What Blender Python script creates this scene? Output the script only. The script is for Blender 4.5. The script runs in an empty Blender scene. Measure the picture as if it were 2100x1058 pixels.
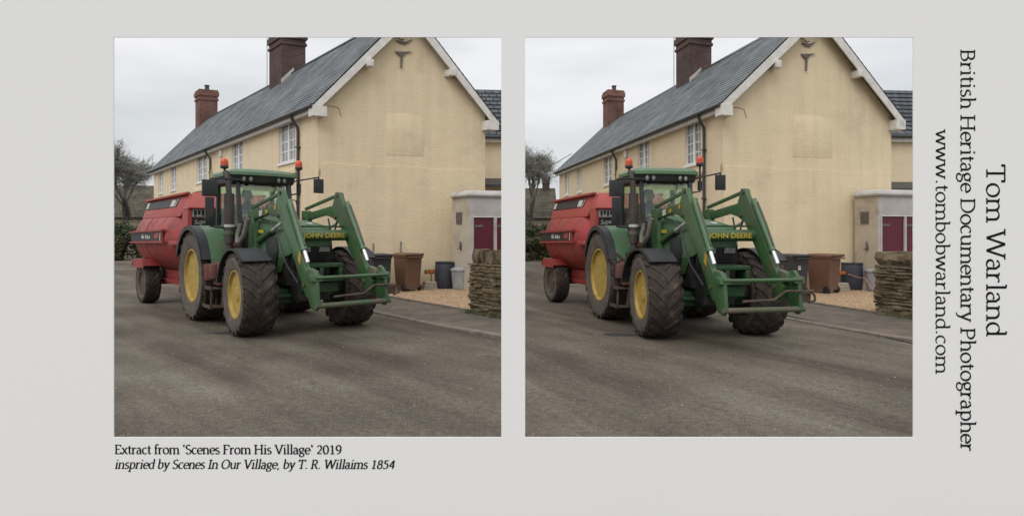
import bpy, bmesh, math, random
from mathutils import Vector, Matrix
R = math.radians
rnd = random.Random(7)
C = bpy.context.scene.collection
scene = bpy.context.scene

# ------------------------------------------------------------------ camera, sky, sun, exposure
cd = bpy.data.cameras.new('camera')
cd.sensor_width = 36.0
cd.lens = 36.0 * 1250 / 2100
cd.shift_y = -52.0 / 2100
cd.clip_start = 0.05
cd.clip_end = 2000
cam = bpy.data.objects.new('camera', cd)
C.objects.link(cam)
cam.location = (0, 0, 1.7)
cam.rotation_euler = (R(90), 0, 0)
scene.camera = cam

SUN_EL, SUN_AZ = R(50), R(208)       # azimuth clockwise from +Y: behind the camera, to the left
world = bpy.data.worlds.new('World')
scene.world = world
world.use_nodes = True
nt = world.node_tree
nt.nodes.clear()
wo = nt.nodes.new('ShaderNodeOutputWorld')
sky = nt.nodes.new('ShaderNodeTexSky')
sky.sky_type = 'NISHITA'
sky.sun_disc = False
sky.sun_elevation = SUN_EL
sky.sun_rotation = SUN_AZ
bg = nt.nodes.new('ShaderNodeBackground')
bg.inputs[1].default_value = 0.1
nt.links.new(sky.outputs[0], bg.inputs[0])
tc = nt.nodes.new('ShaderNodeTexCoord')
mp = nt.nodes.new('ShaderNodeMapping')
mp.inputs['Scale'].default_value = (1.6, 1.6, 5.5)
nt.links.new(tc.outputs['Generated'], mp.inputs[0])
nz = nt.nodes.new('ShaderNodeTexNoise')
nz.inputs['Scale'].default_value = 1.5
nz.inputs['Detail'].default_value = 6
nz.inputs['Roughness'].default_value = 0.5
nt.links.new(mp.outputs[0], nz.inputs['Vector'])
cr = nt.nodes.new('ShaderNodeValToRGB')
cr.color_ramp.elements[0].position = 0.36
cr.color_ramp.elements[0].color = (0.52, 0.54, 0.55, 1)
cr.color_ramp.elements[1].position = 0.62
cr.color_ramp.elements[1].color = (0.68, 0.675, 0.685, 1)
nt.links.new(nz.outputs[0], cr.inputs[0])
bg2 = nt.nodes.new('ShaderNodeBackground')
bg2.inputs[1].default_value = 1.0
nt.links.new(cr.outputs[0], bg2.inputs[0])
sx = nt.nodes.new('ShaderNodeSeparateXYZ')
nt.links.new(tc.outputs['Generated'], sx.inputs[0])
zr_ = nt.nodes.new('ShaderNodeMapRange')
zr_.inputs['From Min'].default_value = 0.0
zr_.inputs['From Max'].default_value = 1.0
zr_.inputs['To Min'].default_value = 0.92
zr_.inputs['To Max'].default_value = 1.75
nt.links.new(sx.outputs[2], zr_.inputs[0])
nt.links.new(zr_.outputs[0], bg2.inputs[1])
mx = nt.nodes.new('ShaderNodeMixShader')
mx.inputs[0].default_value = 0.93
nt.links.new(bg.outputs[0], mx.inputs[1])
nt.links.new(bg2.outputs[0], mx.inputs[2])
nt.links.new(mx.outputs[0], wo.inputs[0])

sd = bpy.data.lights.new('sun', 'SUN')
sd.energy = 1.05
sd.angle = R(35)
sd.color = (1.0, 0.97, 0.92)
sun = bpy.data.objects.new('sun', sd)
C.objects.link(sun)
sdir = Vector((math.sin(SUN_AZ) * math.cos(SUN_EL), math.cos(SUN_AZ) * math.cos(SUN_EL), math.sin(SUN_EL)))
sun.rotation_euler = sdir.to_track_quat('Z', 'Y').to_euler()
sun.location = sdir * 40

scene.view_settings.view_transform = 'Standard'
scene.view_settings.look = 'None'
scene.view_settings.exposure = 0.3
scene.view_settings.gamma = 1.0
scene.cycles.max_bounces = 8
scene.cycles.transparent_max_bounces = 16

# ------------------------------------------------------------------ materials
def mat(name, col, col2=None, rough=0.6, scale=6.0, amt=0.5, bump=0.0, bscale=None, metal=0.0, stretch=(1, 1, 1),
        dirt=None, dirt_amt=0.0, dirt_scale=3.0, coat=0.0, uv=False, detail=5.0, bdist=0.02, spec=0.5, streak=0.0):
    m = bpy.data.materials.new(name)
    m.use_nodes = True
    n, l = m.node_tree.nodes, m.node_tree.links
    b = n['Principled BSDF']
    b.inputs['Roughness'].default_value = rough
    b.inputs['Metallic'].default_value = metal
    b.inputs['Specular IOR Level'].default_value = spec
    if coat:
        b.inputs['Coat Weight'].default_value = coat
        b.inputs['Coat Roughness'].default_value = 0.25
    t = n.new('ShaderNodeTexCoord')
    mp = n.new('ShaderNodeMapping')
    mp.inputs['Scale'].default_value = stretch
    l.new(t.outputs['UV' if uv else 'Object'], mp.inputs[0])
    nz = n.new('ShaderNodeTexNoise')
    nz.inputs['Scale'].default_value = scale
    nz.inputs['Detail'].default_value = detail
    l.new(mp.outputs[0], nz.inputs['Vector'])
    if col2 is None:
        col2 = tuple(c * 0.72 for c in col)
    r = n.new('ShaderNodeValToRGB')
    r.color_ramp.elements[0].position = 0.5 - 0.35 * amt
    r.color_ramp.elements[1].position = 0.5 + 0.35 * amt
    r.color_ramp.elements[0].color = (*col2, 1)
    r.color_ramp.elements[1].color = (*col, 1)
    l.new(nz.outputs[0], r.inputs[0])
    out = r.outputs[0]
    if dirt:
        n2 = n.new('ShaderNodeTexNoise')
        n2.inputs['Scale'].default_value = dirt_scale
        n2.inputs['Detail'].default_value = 7
        n2.inputs['Roughness'].default_value = 0.65
        l.new(t.outputs['Object'], n2.inputs['Vector'])
        r2 = n.new('ShaderNodeValToRGB')
        r2.color_ramp.elements[0].position = 0.62 - 0.35 * dirt_amt
        r2.color_ramp.elements[1].position = 0.86 - 0.35 * dirt_amt
        l.new(n2.outputs[0], r2.inputs[0])
        mxn = n.new('ShaderNodeMix')
        mxn.data_type = 'RGBA'
        l.new(r2.outputs[0], mxn.inputs[0])
        l.new(out, mxn.inputs[6])
        mxn.inputs[7].default_value = (*dirt, 1)
        out = mxn.outputs[2]
        mr = n.new('ShaderNodeMapRange')
        mr.inputs['To Min'].default_value = rough
        mr.inputs['To Max'].default_value = 0.92
        l.new(r2.outputs[0], mr.inputs[0])
        l.new(mr.outputs[0], b.inputs['Roughness'])
    if streak:                                # rain runs down the wall
        ms = n.new('ShaderNodeMapping')
        ms.inputs['Scale'].default_value = (3.5, 3.5, 0.22)
        l.new(t.outputs['Object'], ms.inputs[0])
        ns = n.new('ShaderNodeTexNoise')
        ns.inputs['Scale'].default_value = 1.0
        ns.inputs['Detail'].default_value = 6
        ns.inputs['Roughness'].default_value = 0.62
        l.new(ms.outputs[0], ns.inputs['Vector'])
        rs = n.new('ShaderNodeMapRange')
        rs.inputs['From Min'].default_value = 0.35
        rs.inputs['From Max'].default_value = 0.6
        rs.inputs['To Min'].default_value = 1.0 - streak
        rs.inputs['To Max'].default_value = 1.0
        l.new(ns.outputs[0], rs.inputs[0])
        xs_ = n.new('ShaderNodeMix')
        xs_.data_type = 'RGBA'
        xs_.blend_type = 'MULTIPLY'
        xs_.inputs[0].default_value = 1
        l.new(out, xs_.inputs[6])
        l.new(rs.outputs[0], xs_.inputs[7])
        out = xs_.outputs[2]
    l.new(out, b.inputs['Base Color'])
    if bump:
        n3 = n.new('ShaderNodeTexNoise')
        n3.inputs['Scale'].default_value = bscale or scale * 4
        n3.inputs['Detail'].default_value = 6
        l.new(mp.outputs[0], n3.inputs['Vector'])
        bp = n.new('ShaderNodeBump')
        bp.inputs['Strength'].default_value = bump
        bp.inputs['Distance'].default_value = bdist
        l.new(n3.outputs[0], bp.inputs['Height'])
        l.new(bp.outputs[0], b.inputs['Normal'])
    return m

def brickmat(name, c1, c2, mortar, bw, bh, msize, rough=0.85, bump=0.5, offset=0.5):
    m = bpy.data.materials.new(name)
    m.use_nodes = True
    n, l = m.node_tree.nodes, m.node_tree.links
    b = n['Principled BSDF']
    b.inputs['Roughness'].default_value = rough
    b.inputs['Specular IOR Level'].default_value = 0.3
    t = n.new('ShaderNodeTexCoord')
    br = n.new('ShaderNodeTexBrick')
    br.inputs['Scale'].default_value = 1.0
    br.inputs['Color1'].default_value = (*c1, 1)
    br.inputs['Color2'].default_value = (*c2, 1)
    br.inputs['Mortar'].default_value = (*mortar, 1)
    br.inputs['Mortar Size'].default_value = msize
    br.inputs['Brick Width'].default_value = bw
    br.inputs['Row Height'].default_value = bh
    br.offset = offset
    l.new(t.outputs['UV'], br.inputs['Vector'])
    nz = n.new('ShaderNodeTexNoise')
    nz.inputs['Scale'].default_value = 1.3
    nz.inputs['Detail'].default_value = 6
    l.new(t.outputs['Object'], nz.inputs['Vector'])
    mr = n.new('ShaderNodeMapRange')
    mr.inputs['From Min'].default_value = 0.3
    mr.inputs['From Max'].default_value = 0.7
    mr.inputs['To Min'].default_value = 0.6
    mr.inputs['To Max'].default_value = 1.3
    l.new(nz.outputs[0], mr.inputs[0])
    mu = n.new('ShaderNodeMix')
    mu.data_type = 'RGBA'
    mu.blend_type = 'MULTIPLY'
    mu.inputs[0].default_value = 1
    l.new(br.outputs[0], mu.inputs[6])
    l.new(mr.outputs[0], mu.inputs[7])
    l.new(mu.outputs[2], b.inputs['Base Color'])
    bp = n.new('ShaderNodeBump')
    bp.inputs['Strength'].default_value = bump
    bp.inputs['Distance'].default_value = 0.01
    bp.invert = True
    l.new(br.outputs['Fac'], bp.inputs['Height'])
    l.new(bp.outputs[0], b.inputs['Normal'])
    return m

def glassmat(name, tint, gloss=0.12):
    m = bpy.data.materials.new(name)
    m.use_nodes = True
    n, l = m.node_tree.nodes, m.node_tree.links
    n.clear()
    o = n.new('ShaderNodeOutputMaterial')
    t = n.new('ShaderNodeBsdfTransparent')
    t.inputs[0].default_value = (*tint, 1)
    g = n.new('ShaderNodeBsdfGlossy')
    g.inputs['Roughness'].default_value = 0.06
    nz = n.new('ShaderNodeTexNoise')
    nz.inputs['Scale'].default_value = 5
    mr = n.new('ShaderNodeMapRange')
    mr.inputs['To Min'].default_value = gloss * 0.5
    mr.inputs['To Max'].default_value = gloss * 1.5
    l.new(nz.outputs[0], mr.inputs[0])
    x = n.new('ShaderNodeMixShader')
    l.new(mr.outputs[0], x.inputs[0])
    l.new(t.outputs[0], x.inputs[1])
    l.new(g.outputs[0], x.inputs[2])
    l.new(x.outputs[0], o.inputs[0])
    return m

def roadmat(name, ang):
    m = bpy.data.materials.new(name)
    m.use_nodes = True
    n, l = m.node_tree.nodes, m.node_tree.links
    b = n['Principled BSDF']
    b.inputs['Specular IOR Level'].default_value = 0.35
    t = n.new('ShaderNodeTexCoord')
    mp = n.new('ShaderNodeMapping')
    mp.vector_type = 'TEXTURE'
    mp.inputs['Rotation'].default_value = (0, 0, ang)
    mp.inputs['Scale'].default_value = (0.8, 4.5, 1)
    l.new(t.outputs['Object'], mp.inputs[0])
    def noise(scale, vec, det=5, rough=0.55):
        z = n.new('ShaderNodeTexNoise')
        z.inputs['Scale'].default_value = scale
        z.inputs['Detail'].default_value = det
        z.inputs['Roughness'].default_value = rough
        l.new(vec, z.inputs['Vector'])
        return z.outputs[0]
    def ramp(src, p0, c0, p1, c1):
        r = n.new('ShaderNodeValToRGB')
        r.color_ramp.elements[0].position = p0
        r.color_ramp.elements[0].color = (*c0, 1)
        r.color_ramp.elements[1].position = p1
        r.color_ramp.elements[1].color = (*c1, 1)
        l.new(src, r.inputs[0])
        return r.outputs[0]
    def mix(a, bb, fac=1.0, mode='MULTIPLY'):
        x = n.new('ShaderNodeMix')
        x.data_type = 'RGBA'
        x.blend_type = mode
        x.inputs[0].default_value = fac
        l.new(a, x.inputs[6])
        l.new(bb, x.inputs[7])
        return x.outputs[2]
    base = ramp(noise(0.85, mp.outputs[0], 7, 0.62), 0.36, (0.072, 0.057, 0.047), 0.64, (0.154, 0.140, 0.119))
    patch = ramp(noise(0.55, t.outputs['Object'], 6), 0.35, (0.74, 0.72, 0.70), 0.6, (1.1, 1.1, 1.1))
    grit = ramp(noise(60, t.outputs['Object'], 4, 0.75), 0.36, (0.35, 0.34, 0.33), 0.66, (1.75, 1.7, 1.6))
    mid = ramp(noise(14, t.outputs['Object'], 7, 0.75), 0.34, (0.62, 0.62, 0.62), 0.66, (1.36, 1.34, 1.28))
    spots = ramp(noise(2.1, t.outputs['Object'], 5, 0.6), 0.26, (0.5, 0.48, 0.46), 0.34, (1, 1, 1))
    chips = ramp(noise(38, t.outputs['Object'], 2, 0.5), 0.70, (1, 1, 1), 0.76, (2.1, 2.0, 1.85))
    holes = ramp(noise(31, t.outputs['Object'], 2, 0.5), 0.25, (0.45, 0.44, 0.43), 0.31, (1, 1, 1))
    c = mix(mix(mix(mix(mix(mix(base, patch), grit), mid), spots), chips), holes)
    vo = n.new('ShaderNodeTexVoronoi')
    vo.feature = 'DISTANCE_TO_EDGE'
    vo.inputs['Scale'].default_value = 0.33
    wn = n.new('ShaderNodeTexNoise')
    wn.inputs['Scale'].default_value = 1.2
    wn.inputs['Detail'].default_value = 5
    l.new(t.outputs['Object'], wn.inputs['Vector'])
    wm = mix(t.outputs['Object'], wn.outputs['Color'], 0.12, 'ADD')
    l.new(wm, vo.inputs['Vector'])
    crack = ramp(vo.outputs['Distance'], 0.0, (0.80, 0.78, 0.76), 0.006, (1, 1, 1))
    cm = ramp(noise(0.35, t.outputs['Object'], 3), 0.56, (0, 0, 0), 0.62, (1, 1, 1))
    xk = n.new('ShaderNodeMix')
    xk.data_type = 'RGBA'
    xk.blend_type = 'MULTIPLY'
    l.new(cm, xk.inputs[0])
    l.new(c, xk.inputs[6])
    l.new(crack, xk.inputs[7])
    c = xk.outputs[2]
    l.new(c, b.inputs['Base Color'])
    b.inputs['Roughness'].default_value = 0.82
    bp = n.new('ShaderNodeBump')
    bp.inputs['Strength'].default_value = 0.6
    bp.inputs['Distance'].default_value = 0.006
    l.new(noise(130, t.outputs['Object'], 3, 0.6), bp.inputs['Height'])
    l.new(bp.outputs[0], b.inputs['Normal'])
    return m

MUD = (0.085, 0.062, 0.045)
M = {}
M['card'] = mat('grey_card', (0.87, 0.87, 0.87), (0.86, 0.86, 0.86), rough=0.95, scale=40, spec=0.0)
M['ink'] = mat('black_ink', (0.012, 0.012, 0.012), rough=0.9, spec=0.1)
M['cream'] = mat('cream_painted_stone', (0.78, 0.65, 0.455), (0.70, 0.58, 0.40), rough=0.9, scale=1.6, amt=0.8, bump=0.4, bscale=12.0,
                 stretch=(1, 1, 2.2), bdist=0.03, dirt=(0.58, 0.47, 0.315), dirt_amt=0.16, dirt_scale=0.9, spec=0.25, streak=0.06)
M['cream_gable'] = mat('cream_painted_gable', (0.79, 0.66, 0.45), (0.73, 0.605, 0.41), rough=0.92, scale=1.4, amt=0.85, bump=0.36, bscale=14.0,
                 stretch=(1, 1, 2.2), bdist=0.032, dirt=(0.58, 0.475, 0.33), dirt_amt=0.2, dirt_scale=0.8, spec=0.25, streak=0.08)
M['slate'] = brickmat('grey_slate', (0.105, 0.12, 0.13), (0.165, 0.178, 0.182), (0.085, 0.095, 0.10), 0.28, 0.2, 0.008, rough=0.62)
M['dark_slate'] = brickmat('dark_concrete_tile', (0.07, 0.08, 0.092), (0.10, 0.11, 0.125), (0.025, 0.03, 0.035), 0.3, 0.3, 0.03, rough=0.7)
M['old_tile'] = brickmat('mossy_tile', (0.085, 0.078, 0.055), (0.12, 0.105, 0.075), (0.05, 0.045, 0.038), 0.3, 0.3, 0.02)
M['brick'] = brickmat('red_brick', (0.22, 0.075, 0.055), (0.13, 0.05, 0.042), (0.16, 0.13, 0.11), 0.23, 0.075, 0.012)
M['dark_brick'] = brickmat('sooty_brick', (0.105, 0.05, 0.046), (0.06, 0.035, 0.036), (0.10, 0.085, 0.075), 0.23, 0.075, 0.012)
M['white'] = mat('white_paint', (0.74, 0.72, 0.68), (0.62, 0.60, 0.56), rough=0.55, scale=5, dirt=(0.4, 0.37, 0.32), dirt_amt=0.15)
M['upvc'] = mat('white_window_frame', (0.80, 0.80, 0.78), (0.72, 0.72, 0.71), rough=0.4, scale=5)
M['pipe'] = mat('dark_plastic_pipe', (0.05, 0.056, 0.058), rough=0.45, scale=4)
M['lead'] = mat('mortar_flashing', (0.55, 0.52, 0.47), rough=0.8)
M['window'] = mat('window_glass', (0.34, 0.36, 0.38), (0.16, 0.18, 0.20), rough=0.06, scale=2.5, spec=0.9)  # pale grey-blue in the colour stands in for curtains and reflected sky
M['curtain'] = mat('net_curtain', (0.5, 0.5, 0.5), (0.36, 0.36, 0.37), rough=0.9, scale=3, stretch=(12, 12, 0.5))
M['iron'] = mat('weathered_iron', (0.16, 0.14, 0.125), rough=0.8, scale=8)
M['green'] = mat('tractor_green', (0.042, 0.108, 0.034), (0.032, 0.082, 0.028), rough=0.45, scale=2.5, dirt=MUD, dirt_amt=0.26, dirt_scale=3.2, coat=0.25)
M['green_pale'] = mat('pale_green', (0.070, 0.150, 0.070), (0.052, 0.118, 0.054), rough=0.5, scale=3, dirt=(0.12, 0.10, 0.07), dirt_amt=0.2, coat=0.2)  # paler green for bonnet, cab roof, rear fenders and crowd rams
M['green_dark'] = mat('dark_green_frame', (0.018, 0.075, 0.022), (0.012, 0.05, 0.016), rough=0.5, scale=4, dirt=(0.045, 0.035, 0.027), dirt_amt=0.35, dirt_scale=4)
M['yellow'] = mat('yellow_rim', (0.47, 0.32, 0.055), (0.35, 0.235, 0.045), rough=0.55, scale=5, dirt=(0.17, 0.12, 0.065), dirt_amt=0.42, dirt_scale=5)
M['decal'] = mat('yellow_decal', (0.55, 0.42, 0.05), (0.44, 0.33, 0.04), rough=0.5)
M['decal_dark'] = mat('orange_decal', (0.55, 0.30, 0.03), rough=0.5)
M['rubber'] = mat('muddy_tyre', (0.064, 0.050, 0.044), (0.042, 0.034, 0.031), rough=0.9, scale=7, bump=0.5, bscale=30, dirt=(0.15, 0.115, 0.085), dirt_amt=0.22, dirt_scale=5, spec=0.2)
M['sidewall'] = mat('dusty_tyre_wall', (0.135, 0.115, 0.098), (0.085, 0.070, 0.06), rough=0.92, scale=5, bump=0.4, bscale=25, dirt=(0.17, 0.14, 0.11), dirt_amt=0.2, dirt_scale=4, spec=0.2)
M['black'] = mat('black_plastic', (0.022, 0.023, 0.025), (0.014, 0.014, 0.016), rough=0.5, scale=6, dirt=(0.07, 0.058, 0.045), dirt_amt=0.15)
M['dark'] = mat('oily_black_metal', (0.018, 0.018, 0.017), rough=0.65, scale=8, dirt=(0.06, 0.048, 0.036), dirt_amt=0.3, dirt_scale=6)
M['mudsteel'] = mat('mud_caked_steel', (0.10, 0.068, 0.05), (0.055, 0.038, 0.03), rough=0.9, scale=9, bump=0.6, bscale=30, dirt=(0.13, 0.09, 0.065), dirt_amt=0.3)
M['rust'] = mat('worn_green_brown_steel', (0.13, 0.095, 0.07), (0.05, 0.10, 0.045), rough=0.7, scale=7, amt=0.4)
M['redmud'] = mat('muddy_red_steel', (0.17, 0.035, 0.03), (0.11, 0.05, 0.04), rough=0.8, scale=9, bump=0.5, dirt=(0.11, 0.075, 0.055), dirt_amt=0.45, dirt_scale=7)
M['chrome'] = mat('bright_piston_rod', (0.82, 0.84, 0.85), rough=0.28, metal=0.6)
M['lamp'] = mat('lamp_glass', (0.36, 0.36, 0.35), (0.20, 0.20, 0.20), rough=0.15, scale=14)
M['exhaust'] = mat('brown_exhaust', (0.058, 0.044, 0.04), rough=0.6, scale=8)
M['hose'] = mat('braided_hose', (0.20, 0.185, 0.15), (0.08, 0.075, 0.065), rough=0.7, scale=30)
M['amber'] = mat('amber_lens', (0.64, 0.08, 0.02), (0.48, 0.055, 0.015), rough=0.25, scale=20)
M['flag'] = mat('yellow_marker', (0.50, 0.42, 0.20), rough=0.7)
M['glass'] = glassmat('cab_glass', (0.84, 0.94, 0.86), 0.07)
M['red'] = mat('red_tank_paint', (0.34, 0.038, 0.034), (0.27, 0.03, 0.028), rough=0.5, scale=2, dirt=(0.13, 0.05, 0.042), dirt_amt=0.34, dirt_scale=2.2, coat=0.1)
M['red_top'] = mat('pale_red_paint', (0.37, 0.062, 0.05), (0.31, 0.048, 0.04), rough=0.55, scale=2.5, dirt=(0.25, 0.09, 0.075), dirt_amt=0.18)  # paler red for the hopper rim and front hood
M['label'] = mat('off_white_label', (0.55, 0.54, 0.50), (0.40, 0.39, 0.36), rough=0.6, scale=15)
M['gravel'] = mat('buff_gravel', (0.50, 0.36, 0.235), (0.27, 0.18, 0.11), rough=0.95, scale=16, amt=0.6, bump=1.0, bscale=24, bdist=0.03, spec=0.2)
M['pave'] = mat('tarmac_footway', (0.145, 0.122, 0.10), (0.085, 0.072, 0.06), rough=0.9, scale=3.5, amt=0.7, bump=0.6, bscale=90, bdist=0.006,
                dirt=(0.21, 0.155, 0.105), dirt_amt=0.3, dirt_scale=1.2, spec=0.3)
M['kerb'] = mat('concrete_kerb', (0.21, 0.18, 0.15), (0.13, 0.11, 0.09), rough=0.9, scale=5, bump=0.4, dirt=(0.13, 0.10, 0.075), dirt_amt=0.3)
M['earth'] = mat('rough_grass_ground', (0.065, 0.085, 0.03), (0.05, 0.055, 0.025), rough=0.95, scale=2, bump=0.5)
M['grass'] = mat('grass_blade', (0.075, 0.105, 0.035), (0.05, 0.075, 0.025), rough=0.9, scale=2)
M['stone'] = mat('lichen_drystone', (0.205, 0.16, 0.10), (0.075, 0.058, 0.037), rough=0.95, scale=4.5, amt=0.75, bump=1.0, bscale=14, bdist=0.03,
                 dirt=(0.27, 0.24, 0.19), dirt_amt=0.2, dirt_scale=3, spec=0.2)
M['mortar'] = mat('dark_joint', (0.06, 0.05, 0.038), rough=0.95)
M['render'] = mat('grey_render', (0.50, 0.48, 0.46), (0.40, 0.385, 0.365), rough=0.9, scale=2.0, bump=0.3, dirt=(0.26, 0.23, 0.19), dirt_amt=0.3, dirt_scale=1.5)
M['buff'] = mat('buff_render', (0.50, 0.44, 0.355), (0.42, 0.37, 0.295), rough=0.9, scale=2.0, bump=0.3, dirt=(0.24, 0.20, 0.15), dirt_amt=0.3, dirt_scale=1.5)
M['maroon'] = mat('maroon_door', (0.115, 0.012, 0.028), (0.09, 0.01, 0.023), rough=0.5, scale=3)
M['blue'] = mat('blue_sign', (0.05, 0.12, 0.42), rough=0.5)
M['binblack'] = mat('charcoal_bin', (0.034, 0.036, 0.044), rough=0.55, scale=4, dirt=(0.10, 0.09, 0.085), dirt_amt=0.1)
M['binbrown'] = mat('brown_bin', (0.155, 0.078, 0.05), (0.13, 0.064, 0.042), rough=0.55, scale=4, dirt=(0.2, 0.13, 0.09), dirt_amt=0.12)
M['tubgrey'] = mat('slate_plastic', (0.04, 0.047, 0.065), (0.032, 0.037, 0.05), rough=0.6, scale=5, dirt=(0.1, 0.1, 0.1), dirt_amt=0.1)
M['galv'] = mat('galvanised_steel', (0.42, 0.44, 0.45), (0.31, 0.33, 0.345), rough=0.45, scale=6, metal=0.35)
M['wood'] = mat('weathered_wood', (0.24, 0.22, 0.20), rough=0.9, scale=8)
M['bark'] = mat('grey_bark', (0.105, 0.092, 0.078), (0.06, 0.052, 0.045), rough=0.95, scale=8)
M['twig'] = mat('winter_twig', (0.26, 0.255, 0.225), (0.165, 0.16, 0.14), rough=0.95, scale=1.5)  # far haze is put into this lightened grey colour
M['leafA'] = mat('hedge_leaf', (0.055, 0.075, 0.032), (0.030, 0.043, 0.018), rough=0.85, scale=2.2, amt=0.5)
M['leafB'] = mat('olive_leaf', (0.09, 0.085, 0.04), (0.05, 0.05, 0.024), rough=0.85, scale=2.2, amt=0.5)
M['skin'] = mat('skin', (0.42, 0.25, 0.18), rough=0.6)
M['jacket'] = mat('navy_work_jacket', (0.035, 0.045, 0.065), rough=0.9, scale=8)
M['hair'] = mat('dark_hair', (0.025, 0.02, 0.017), rough=0.8)
M['seat'] = mat('black_seat_fabric', (0.03, 0.03, 0.03), rough=0.9)
M['wire'] = mat('overhead_wire', (0.05, 0.05, 0.05), rough=0.8)
M['cable'] = mat('pink_cable', (0.50, 0.22, 0.21), rough=0.6)
M['orange'] = mat('orange_lamp', (0.62, 0.17, 0.02), (0.35, 0.10, 0.02), rough=0.35, scale=25)
M['stone_far'] = mat('far_stone', (0.22, 0.19, 0.14), rough=0.95, scale=3)

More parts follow.
